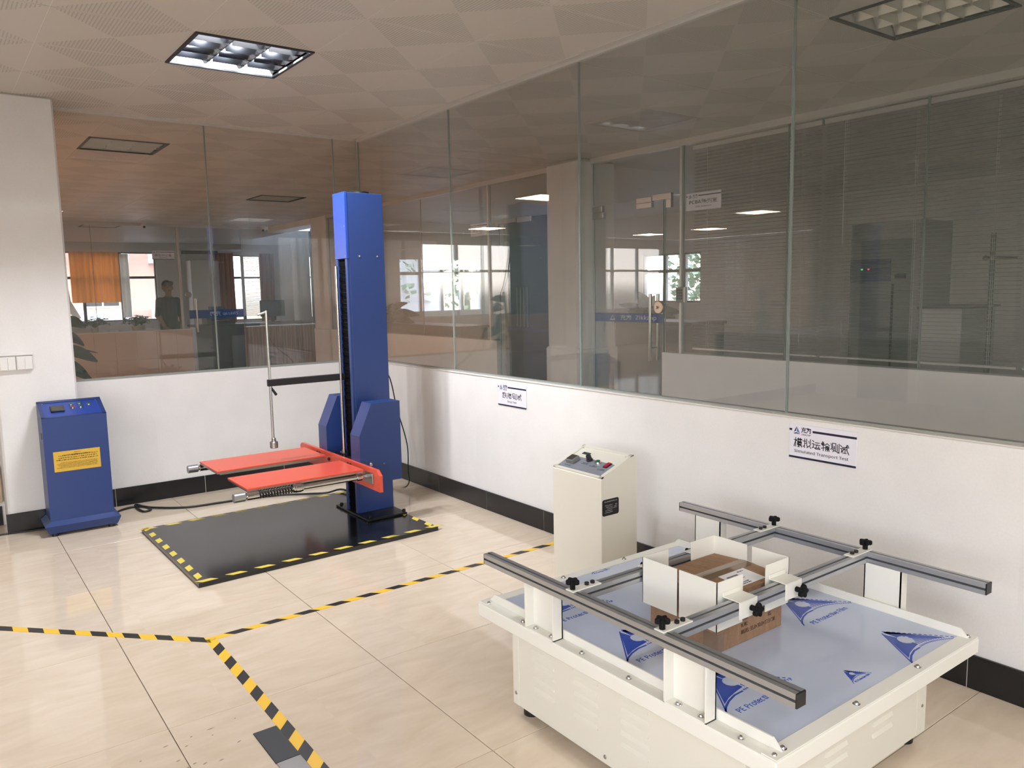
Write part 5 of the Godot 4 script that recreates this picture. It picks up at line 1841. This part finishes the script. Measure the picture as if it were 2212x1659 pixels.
func build_office_things() -> void:
	for c in [[-1.5, -0.32, 0.92, 2.48, "curtain_gold", "golden curtain at the far left of the office window"], [-0.26, 0.74, 1.36, 2.5, "curtain_gold", "golden half-length curtain in the middle of the office window"], [0.76, 0.95, 1.0, 2.46, "curtain_white", "narrow pale curtain beside the golden curtains"], [2.86, 3.34, 0.8, 2.5, "curtain_brown", "brown curtain left of the far office blind"], [3.98, 4.36, 0.8, 2.5, "curtain_brown", "brown curtain right of the far office blind"], [4.9, 5.3, 0.5, 2.5, "curtain_brown", "brown curtain at the right end of the office"]]:
		one("curtain", wavy(c[0], c[1], c[2], c[3], -13.93, 0.02, (c[1] - c[0]) * 9.0), M[c[4]], c[5], "curtain", "office curtains")
	one("curtain", MB.new().prism([P2(-0.46, 2.72), P2(-0.38, 2.72), P2(-0.36, 2.0), P2(-0.3, 1.4), P2(-0.12, 1.02), P2(-0.2, 1.0), P2(-0.46, 1.25)], 2, -13.86, -13.853), M.curtain_white, "bright white curtain swept aside at the left of the office", "curtain", "office curtains")
	var bl := thing("window_blind", "half-lowered white slatted blind between the brown curtains", "blind", V(3.72, 2.46, -13.9))
	wpart(bl, "head_rail", bx(3.5, 3.98, 2.44, 2.48, -13.93, -13.88), M.white_plain)
	var sl := MB.new()
	for k in 48:
		sl.box(V(3.5, 0.95 + k * 0.031, -13.915), V(3.98, 0.965 + k * 0.031, -13.9))
	wpart(bl, "slats", sl, M.curtain_white).set_meta("kind", "stuff")
	# desks with plants and machines behind the glass
	var dk := thing("office_desk", "long office desk behind the office glass on the left", "desk", V(-0.9, 0, -9.15))
	wpart(dk, "top", bx(-3.6, 0.33, 0.85, 0.885, -9.5, -8.8, 0.003), M.white_plain)
	for x in [-3.5, -1.5, 0.25]:
		wpart(dk, "leg", bx(x - 0.03, x + 0.03, 0, 0.85, -9.45, -8.9), M.mid_grey)
	for p in [[-0.62, -9.0, 0.2, 0.22, 46, "leafy pot plant behind the office glass on the left", 0.06], [0.03, -9.02, 0.19, 0.2, 46, "leafy plant in a pale bowl behind the office glass left of the man", 0.075], [-1.0, -9.1, 0.16, 0.2, 30, "leafy pot plant half hidden behind the pillar edge", 0.06], [0.2, -9.38, 0.12, 0.22, 30, "dark leafy plant directly left of the man", 0.06]]:
		var o := thing("potted_plant", p[5], "plant", V(p[0], 0.885, p[1]), "pot plants on the office desk")
		pot(o, V(p[0], 0.885, p[1]), p[6], 0.08, M.pot_white)
		leafy(o, V(p[0], 0.955, p[1]), p[2], p[3], p[4], 0.075, M.leaf_green, int(p[0] * 100.0) + 400)
	for b in [[0.16, 0.28, 0.885, 0.93, "small pale tray on the office desk near the man", "white_plain"], [-0.42, -0.28, 0.885, 0.91, "stack of white paper on the office desk", "paper"]]:
		one("desk_item", bx(b[0], b[1], b[2], b[3], -9.0, -8.85, 0.002), M[b[5]], b[4], "tray" if b[5] == "white_plain" else "paper")
	var d2 := thing("office_desk", "dark office desk behind the office door", "desk", V(1.5, 0, -9.6))
	wpart(d2, "top", bx(1.12, 2.3, 0.88, 0.92, -9.9, -9.2, 0.003), M.dark_grey)
	wpart(d2, "front", bx(1.12, 2.3, 0.0, 0.88, -9.3, -9.27), M.dark_grey)
	wpart(d2, "drawer_unit", bx(1.75, 2.1, 0.0, 0.7, -9.27, -9.2, 0.003), M.mid_grey)
	var pr := thing("printer", "black office printer on the desk behind the office door", "printer", V(1.62, 0.92, -9.5))
	part(pr, "body", bx(-0.28, 0.24, 0, 0.2, -0.2, 0.2, 0.012), M.black)
	part(pr, "paper_tray", MB.new().prism([P2(0.0, 0.19), P2(0.02, 0.19), P2(-0.06, 0.34), P2(-0.08, 0.34)], 0, -0.18, 0.14), M.dark_grey)
	part(pr, "paper", bx(-0.14, 0.1, 0.08, 0.084, 0.2, 0.27), M.paper)
	var mo := thing("monitor", "dark computer monitor right of the printer in the office", "monitor", V(2.85, 0.9, -10.0))
	part(mo, "screen", bx(-0.26, 0.26, 0.12, 0.45, -0.015, 0.015, 0.006), M.black)
	part(mo, "stand", bx(-0.03, 0.03, 0, 0.14, -0.02, 0.0).box(V(-0.12, 0, -0.09), V(0.12, 0.012, 0.09), 0.003), M.black)
	var d3 := thing("office_desk", "brown office desk below the far monitor", "desk", V(2.9, 0, -10.0))
	wpart(d3, "top", bx(2.35, 3.6, 0.87, 0.9, -10.4, -9.6, 0.003), M.wood)
	for x in [2.4, 3.5]:
		wpart(d3, "side", bx(x, x + 0.04, 0, 0.87, -10.35, -9.65), M.wood)
	one("office_cabinet", bx(2.2, 2.85, 0, 2.3, -13.9, -13.5, 0.004), M.white_plain, "tall pale cabinet against the far office wall", "cabinet")


# ---------------------------------------------------------------- blinds and things behind the corridor glass
func build_showroom_things() -> void:
	var slat := MB.new().prism([P2(-0.0125, 0.0), P2(0.0, 0.0022), P2(0.0125, 0.0), P2(0.0125, 0.0006), P2(0.0, 0.0028), P2(-0.0125, 0.0006)], 2, -0.5, 0.5).done()
	var info := [[1.45, 2.665, "pale slatted blind right beside the showroom door post"], [2.685, 4.035, "pale slatted blind in the middle of the showroom glass"], [4.06, 5.4, "pale slatted blind at the right end of the showroom glass"]]
	for k in 3:
		var z0: float = info[k][0]
		var z1: float = info[k][1]
		var o := thing("window_blind", info[k][2], "blind", V(2.47, 2.66, (z0 + z1) / 2), "slatted blinds behind the corridor glass")
		wpart(o, "head_rail", bx(2.448, 2.492, 2.63, 2.668, z0, z1, 0.003), M.alu_pale)
		var y := 0.94
		wpart(o, "bottom_rail", bx(2.456, 2.484, y - 0.02, y - 0.004, z0 + 0.004, z1 - 0.004, 0.003), M.alu_pale)
		var j := 0
		while y < 2.62:
			var s := part(o, "slat", slat, M.blind, V(0, y - 2.66, 0))
			var tl := deg_to_rad(5.0 if k > 0 else 4.0 + 14.0 * clampf((y - 1.6) / 0.8, 0.0, 1.0))
			s.basis = Basis(Vector3(0, 0, 1), -tl) * Basis.from_scale(V(1, 1, z1 - z0 - 0.01))
			y += 0.0265 if k > 0 else (0.02 if j < 3 else 0.0285)
			j += 1
		for t in [0.13, 0.5, 0.87]:
			var zc := lerpf(z0, z1, t)
			wpart(o, "ladder_cord", bx(2.4555, 2.4567, 0.93, 2.64, zc - 0.001, zc + 0.001).box(V(2.483, 0.93, zc - 0.001), V(2.4842, 2.64, zc + 0.001)), M.cord_pale)
		wpart(o, "tilt_wand", MB.new().cyl(V(2.442, 1.75, z0 + 0.17), V(2.442, 2.63, z0 + 0.17), 0.003, 8), M.cord_pale)
	# test cabinet with a blue control field and two small lamps
	var c := thing("test_cabinet", "tall dark cabinet with a blue control field behind the blinds", "cabinet", V(4.5, 0, 2.23))
	wpart(c, "body", bx(4.2, 4.8, 0, 2.03, 1.9, 2.56, 0.006), M.mid_grey)
	wpart(c, "door_gap", bx(4.196, 4.2, 0.2, 1.46, 2.31, 2.33), M.dark_grey)
	wpart(c, "control_field", bx(4.192, 4.2, 1.485, 1.69, 1.905, 2.3, 0.002), M.blue_box)
	wpart(c, "indicator_lamp", MB.new().cyl(V(4.192, 1.599, 2.026), V(4.184, 1.599, 2.026), 0.009, 14, 0.002), M.led_green, "small green lamp")
	wpart(c, "indicator_lamp", MB.new().cyl(V(4.192, 1.599, 2.091), V(4.184, 1.599, 2.091), 0.009, 14, 0.002), M.led_red, "small red lamp")
	wpart(c, "name_plate", bx(4.193, 4.2, 1.51, 1.55, 2.34, 2.44), M.black)
	var b := thing("test_bench", "low grey test bench right of the tall cabinet behind the blinds", "bench", V(3.7, 0, 3.1))
	wpart(b, "body", bx(3.5, 4.1, 0, 1.26, 2.92, 3.24, 0.005), mat("pale_grey", rgb(176, 176, 172), 0.5))
	wpart(b, "top", bx(3.48, 4.12, 1.26, 1.28, 2.9, 3.27, 0.003), M.dark_grey)
	var st := thing("test_stand", "dark upright stand with a side arm behind the blinds at right", "stand", V(3.5, 0, 3.44))
	part(st, "foot", MB.new().cyl(V(0, 0, 0), V(0, 0.03, 0), 0.14, 24, 0.004), M.black)
	part(st, "pole", MB.new().cyl(V(0, 0.03, 0), V(0, 1.83, 0), 0.018, 14, 0.003), M.black)
	part(st, "arm", MB.new().cyl(V(0, 1.645, -0.05), V(0, 1.64, 0.17), 0.01, 12).ball(V(0, 1.645, -0.05), V(0.02, 0.02, 0.02), 12), M.black)
	# meeting room
	var s := thing("sideboard", "dark sideboard behind the meeting room glass right of the blue column", "sideboard", V(3.0, 0, -4.2))
	wpart(s, "body", bx(2.75, 3.2, 0, 0.97, -5.9, -2.75, 0.004), M.dark_wood)
	wpart(s, "top", bx(2.73, 3.22, 0.97, 1.0, -5.92, -2.73, 0.003), M.dark_wood)
	var p := thing("potted_plant", "dark broad-leaved plant on the sideboard before the meeting room window", "plant", V(2.95, 1.0, -5.1), "dark meeting room plants")
	pot(p, V(2.95, 1.0, -5.1), 0.1, 0.13, M.black)
	for l in [[V(2.95, 1.1, -5.1), V(2.95, 1.3, -4.5), 0.17], [V(2.95, 1.1, -5.0), V(2.95, 1.12, -4.15), 0.17], [V(2.95, 1.08, -5.0), V(2.95, 1.0, -4.3), 0.16], [V(2.95, 1.1, -5.1), V(2.95, 1.26, -5.5), 0.17], [V(2.95, 1.1, -5.1), V(3.1, 1.3, -5.2), 0.15], [V(2.95, 1.1, -5.1), V(2.85, 1.15, -5.7), 0.15]]:
		wpart(p, "leaf", leaf(l[0], l[1], l[2], 0.05, V(-0.8, 0.5, 0.2)), M.leaf_dark)
	leafy(p, V(2.95, 1.1, -5.15), 0.22, 0.16, 24, 0.09, M.leaf_dark, 8)
	var k := thing("sideboard", "dark sideboard behind the showroom glass door", "sideboard", V(3.4, 0, 0.3))
	wpart(k, "body", bx(3.25, 3.75, 0.0, 1.08, -0.32, 0.78, 0.004), M.dark_wood)
	wpart(k, "top", bx(3.23, 3.77, 1.08, 1.11, -0.34, 0.8, 0.003), M.dark_wood)
	var q := thing("potted_plant", "dark broad-leaved plant on the sideboard behind the glass door", "plant", V(3.45, 1.11, 0.05), "dark meeting room plants")
	pot(q, V(3.45, 1.11, 0.05), 0.1, 0.1, M.black)
	for l in [[V(3.45, 1.2, 0.05), V(3.4, 1.28, -0.42), 0.09], [V(3.45, 1.2, 0.05), V(3.4, 1.42, -0.12), 0.13], [V(3.45, 1.2, 0.05), V(3.4, 1.38, 0.13), 0.15], [V(3.45, 1.18, 0.05), V(3.42, 1.2, 0.48), 0.14], [V(3.45, 1.18, 0.05), V(3.42, 1.14, 0.4), 0.12], [V(3.45, 1.2, 0.0), V(3.42, 1.2, -0.3), 0.13]]:
		wpart(q, "leaf", leaf(l[0], l[1], l[2], 0.03, V(-0.8, 0.5, 0.2)), M.leaf_dark)
	leafy(q, V(3.45, 1.18, 0.05), 0.18, 0.14, 20, 0.09, M.leaf_dark, 9)
	var nv := thing("storage_cabinet", "tall dark navy cabinet behind the meeting room door", "cabinet", V(3.65, 0, -2.15))
	wpart(nv, "body", bx(3.4, 3.9, 0, 2.4, -2.62, -1.62, 0.005), mat("navy_sheet", rgb(22, 26, 40), 0.4))
	for i in 4:
		wpart(nv, "pale_bar", bx(3.39, 3.4, 0.98, 1.5, -2.34 + i * 0.075, -2.315 + i * 0.075), M.mid_grey)
	wpart(nv, "shelf_board", bx(3.385, 3.4, 0.93, 0.97, -2.6, -1.64), M.blue_box)


# ---------------------------------------------------------------- outside the windows
func tree(label: String, at: Vector3, h: float, r: float, sd: int, m: Material) -> void:
	var o := thing("tree", label, "tree", at)
	part(o, "trunk", MB.new().cyl(V(0, -3.0, 0), V(0, h * 0.7, 0), 0.14, 10, 0.0, 0.06), M.stem)
	var rng := RandomNumberGenerator.new()
	rng.seed = sd
	var lv := MB.new()
	for k in 1500:
		var d := V(rng.randfn(), rng.randfn() * 0.9, rng.randfn()).normalized() * pow(rng.randf(), 0.4) * r
		var p := V(0, h * 0.72, 0) + d
		var e := V(rng.randfn(), rng.randfn() - 0.4, rng.randfn()).normalized() * 0.16
		var s := e.cross(V(0.3, 1, 0.2)).normalized() * 0.05
		lv.poly([p - s, p + e * 0.5 - s * 1.6, p + e, p + e * 0.5 + s * 1.6], Vector3.UP)
	var f := part(o, "foliage", lv, m)
	f.set_meta("kind", "stuff")


func build_outside() -> void:
	struct("ground", bx(-60, 60, -3.2, -3.0, -80, -14.3).box(V(6.4, -3.2, -14.3), V(60, -3.0, 30)).box(V(-60, -3.2, -14.3), V(-9.4, -3.0, 30)), M.asphalt, "paved ground outside the building", "ground")
	var b := thing("apartment_building", "pink apartment building outside the far office windows", "building", V(0, -3, -34))
	part(b, "wall", bx(-14, 9, 0, 16, -6, 0), M.brick)
	var rng := RandomNumberGenerator.new()
	rng.seed = 2
	for i in 7:
		for j in 5:
			var x := -12.6 + i * 3.1
			var w := part(b, "window", bx(x, x + 1.5, 1.0 + j * 3.0, 2.5 + j * 3.0, -0.05, 0.05), M.white_plain)
			part(w, "pane", bx(x + 0.08, x + 0.71, 1.08 + j * 3.0, 2.42 + j * 3.0, 0.05, 0.07).box(V(x + 0.79, 1.08 + j * 3.0, 0.05), V(x + 1.42, 2.42 + j * 3.0, 0.07)), M.display)
			part(b, "balcony", bx(x - 0.3, x + 1.8, 0.0 + j * 3.0, 0.9 + j * 3.0, 0.0, 0.9), M.white_plain)
	tree("pale leafy tree outside the meeting room window on the left", V(5.2, 0, -9.3), 3.2, 1.3, 21, M.leaf_pale)
	tree("pale leafy tree outside the meeting room window on the right", V(8.6, 0, -11.4), 3.6, 1.6, 22, M.leaf_pale)
	tree("leafy tree outside the window behind the glass door", V(11.5, 0, -5.4), 2.6, 1.3, 23, M.leaf_pale)


# ---------------------------------------------------------------- the man in the office
func build_person() -> void:
	# joints: a standing man of 1.73 m who looks towards the viewer, one hand on the desk
	var o := thing("person", "man in a dark short-sleeved shirt standing behind the office glass", "person", V(0.62, 0, -9.09))
	var bones := [
		# a, b, radius a, radius b, region
		[V(0, 0.98, 0), V(0, 1.12, 0), 0.135, 0.132, 1], [V(0, 1.12, 0), V(0, 1.34, -0.01), 0.13, 0.135, 1], [V(-0.14, 1.385, -0.01), V(0.14, 1.385, -0.01), 0.068, 0.068, 1], [V(0, 1.38, -0.01), V(0, 1.52, 0.01), 0.06, 0.052, 0],
		[V(-0.165, 1.385, -0.01), V(-0.205, 1.13, 0.0), 0.06, 0.05, 1], [V(-0.205, 1.13, 0.0), V(-0.15, 0.93, 0.14), 0.041, 0.029, 0],
		[V(0.165, 1.385, -0.01), V(0.22, 1.13, -0.03), 0.06, 0.05, 1], [V(0.22, 1.13, -0.03), V(0.21, 0.9, 0.03), 0.041, 0.029, 0],
		[V(-0.085, 0.95, 0), V(-0.095, 0.5, 0.02), 0.092, 0.06, 2], [V(-0.095, 0.5, 0.02), V(-0.1, 0.08, -0.02), 0.058, 0.042, 2], [V(0.085, 0.95, 0), V(0.095, 0.5, 0.02), 0.092, 0.06, 2], [V(0.095, 0.5, 0.02), V(0.1, 0.08, -0.02), 0.058, 0.042, 2],
		[V(-0.1, 0.045, -0.05), V(-0.115, 0.035, 0.14), 0.043, 0.036, 3], [V(0.1, 0.045, -0.05), V(0.115, 0.035, 0.14), 0.043, 0.036, 3]]
	var mb := MB.new()
	mb.use_col = true
	nets(mb, bones, V(-0.34, -0.01, -0.22), V(0.34, 1.6, 0.26), 0.014, 0.03)
	# head with brow, nose, chin and ears
	var hd := [[V(0, 1.645, -0.012), V(0, 1.63, 0.0), 0.09, 0.086, 0], [V(0, 1.575, 0.03), V(0, 1.555, 0.052), 0.056, 0.04, 0], [V(0, 1.632, 0.086), V(0, 1.598, 0.104), 0.011, 0.015, 0], [V(-0.035, 1.655, 0.076), V(0.035, 1.655, 0.076), 0.014, 0.014, 0], [V(-0.089, 1.635, -0.01), V(-0.091, 1.60, -0.004), 0.014, 0.01, 0], [V(0.089, 1.635, -0.01), V(0.091, 1.60, -0.004), 0.014, 0.01, 0], [V(-0.02, 1.57, 0.088), V(0.02, 1.57, 0.088), 0.009, 0.009, 4], [V(0, 1.48, 0.0), V(0, 1.56, 0.012), 0.05, 0.05, 0], [V(-0.033, 1.634, 0.08), V(-0.028, 1.634, 0.081), 0.009, 0.009, 5], [V(0.028, 1.634, 0.081), V(0.033, 1.634, 0.08), 0.009, 0.009, 5]]
	nets(mb, hd, V(-0.12, 1.46, -0.12), V(0.12, 1.76, 0.13), 0.006, 0.012)
	# hands: palm, four fingers and a thumb each
	for s in [-1.0, 1.0]:
		var w: Vector3 = V(-0.15, 0.93, 0.14) if s < 0.0 else V(0.21, 0.9, 0.03)
		var d: Vector3 = V(0.05, -0.3, 0.95).normalized() if s < 0.0 else V(0, -1, 0.12).normalized()
		var side: Vector3 = V(1, 0, 0) if s < 0.0 else V(0, 0.12, 1).normalized()
		var down: Vector3 = V(0, -1, -0.2).normalized() if s < 0.0 else V(-1, 0, 0)
		var hb := [[w, w + d * 0.03, 0.027, 0.027, 0], [w + d * 0.03 - side * 0.02, w + d * 0.085 - side * 0.028, 0.017, 0.013, 0], [w + d * 0.03 + side * 0.02, w + d * 0.085 + side * 0.028, 0.017, 0.013, 0], [w + d * 0.03, w + d * 0.088, 0.018, 0.015, 0]]
		for f in 4:
			var b: Vector3 = w + d * 0.085 + side * (-0.03 + 0.02 * f)
			var l: float = [0.06, 0.072, 0.068, 0.052][f]
			hb.append([b, b + d * l * 0.55, 0.0088, 0.0082, 0])
			hb.append([b + d * l * 0.55, b + d * l * 0.95 + down * l * 0.3, 0.0082, 0.007, 0])
		var th: Vector3 = w + d * 0.035 - side * 0.03
		hb.append([th, th + d * 0.03 - side * 0.028, 0.012, 0.01, 0])
		hb.append([th + d * 0.03 - side * 0.028, th + d * 0.058 - side * 0.034, 0.01, 0.008, 0])
		nets(mb, hb, w - V(0.1, 0.17, 0.1), w + V(0.1, 0.08, 0.2), 0.0045, 0.004)
	var body := part(o, "body", mb, M.skin)
	body.rotation.y = 0.16
	var hm := MB.new()
	hm.use_col = true
	nets(hm, [[V(0, 1.675, -0.03), V(0, 1.672, 0.02), 0.088, 0.078, 6], [V(0, 1.63, -0.05), V(0, 1.6, -0.055), 0.075, 0.06, 6], [V(-0.05, 1.7, 0.045), V(0.05, 1.705, 0.05), 0.034, 0.034, 6]], V(-0.13, 1.5, -0.16), V(0.13, 1.8, 0.12), 0.008, 0.012)
	var hr := part(o, "hair", hm, M.hair)
	hr.rotation.y = 0.16
	var cl := MB.new()
	cl.lathe([P2(0.066, 1.43), P2(0.062, 1.475), P2(0.056, 1.475), P2(0.058, 1.43)], 24)
	var co := part(o, "collar", cl, M.dark_cloth)
	co.rotation.y = 0.16
	var pk := part(o, "placket", bx(-0.012, 0.012, 1.0, 1.4, 0.128, 0.138, 0.002), M.dark_cloth)
	pk.rotation.y = 0.16


const TONES := [[0.30, 0.165, 0.105], [0.022, 0.027, 0.042], [0.014, 0.014, 0.018], [0.01, 0.01, 0.01], [0.2, 0.075, 0.06], [0.02, 0.015, 0.012], [0.012, 0.01, 0.01]]


# Surface nets over bones (tapered capsules joined smoothly); vertex colours by the nearest bone.
func nets(mb: MB, bones: Array, lo: Vector3, hi: Vector3, cell: float, soft: float) -> void:
	var nx := int((hi.x - lo.x) / cell) + 2
	var ny := int((hi.y - lo.y) / cell) + 2
	var nz := int((hi.z - lo.z) / cell) + 2
	var val := PackedFloat32Array()
	val.resize(nx * ny * nz)
	val.fill(1.0)
	var who := PackedByteArray()
	who.resize(nx * ny * nz)
	for b in bones:
		var a: Vector3 = b[0]
		var e: Vector3 = b[1]
		var ra: float = b[2]
		var rb: float = b[3]
		var m := maxf(ra, rb) + soft * 1.5 + cell * 2.0
		var l := a.min(e) - Vector3.ONE * m - lo
		var h := a.max(e) + Vector3.ONE * m - lo
		var ab := e - a
		var inv := 1.0 / maxf(ab.length_squared(), 1e-9)
		for k in range(maxi(0, int(l.z / cell)), mini(nz, int(h.z / cell) + 1)):
			for j in range(maxi(0, int(l.y / cell)), mini(ny, int(h.y / cell) + 1)):
				for i in range(maxi(0, int(l.x / cell)), mini(nx, int(h.x / cell) + 1)):
					var p := lo + Vector3(i, j, k) * cell - a
					var t := clampf(p.dot(ab) * inv, 0.0, 1.0)
					var d := (p - ab * t).length() - lerpf(ra, rb, t)
					var q := (k * ny + j) * nx + i
					var o := val[q]
					if d < o:
						who[q] = b[4]
					var g := clampf(0.5 + 0.5 * (o - d) / soft, 0.0, 1.0)
					val[q] = lerpf(o, d, g) - soft * g * (1.0 - g) if o < 0.9 else d
	var at := {}
	var cs := [0, 1, nx, nx + 1, nx * ny, nx * ny + 1, nx * ny + nx, nx * ny + nx + 1]
	for k in nz - 1:
		for j in ny - 1:
			for i in nx - 1:
				var q := (k * ny + j) * nx + i
				var neg := 0
				for c in cs:
					if val[q + c] < 0.0:
						neg += 1
				if neg == 0 or neg == 8:
					continue
				var s := Vector3.ZERO
				var n := 0
				for e in [[0, 1], [2, 3], [4, 5], [6, 7], [0, 2], [1, 3], [4, 6], [5, 7], [0, 4], [1, 5], [2, 6], [3, 7]]:
					var v0 := val[q + cs[e[0]]]
					var v1 := val[q + cs[e[1]]]
					if (v0 < 0.0) != (v1 < 0.0):
						var t := v0 / (v0 - v1)
						var p0 := Vector3(e[0] & 1, (e[0] >> 1) & 1, e[0] >> 2)
						var p1 := Vector3(e[1] & 1, (e[1] >> 1) & 1, e[1] >> 2)
						s += p0.lerp(p1, t)
						n += 1
				at[q] = lo + (Vector3(i, j, k) + s / n) * cell
	var grad := func(q: int) -> Vector3:
		var g := Vector3(val[q + 1] - val[q] + val[q + 1 + nx] - val[q + nx], val[q + nx] - val[q] + val[q + nx + 1] - val[q + 1], val[q + nx * ny] - val[q] + val[q + nx * ny + nx + 1] - val[q + nx + 1])
		return g.normalized() if g.length_squared() > 1e-12 else Vector3.UP
	var st := [1, nx, nx * ny]
	for q in at:
		for a in 3:
			var b: int = st[(a + 1) % 3]
			var d: int = st[(a + 2) % 3]
			if (val[q] < 0.0) == (val[q + st[a]] < 0.0):
				continue
			if not (at.has(q - b) and at.has(q - d) and at.has(q - b - d)):
				continue
			var w := [q, q - b, q - b - d, q - d]
			var cc: Array = TONES[who[q if val[q] < 0.0 else q + st[a]]]
			mb.col = Color(cc[0], cc[1], cc[2])
			mb.tri(at[w[0]], at[w[1]], at[w[2]], grad.call(w[0]), grad.call(w[1]), grad.call(w[2]))
			mb.tri(at[w[0]], at[w[2]], at[w[3]], grad.call(w[0]), grad.call(w[2]), grad.call(w[3]))
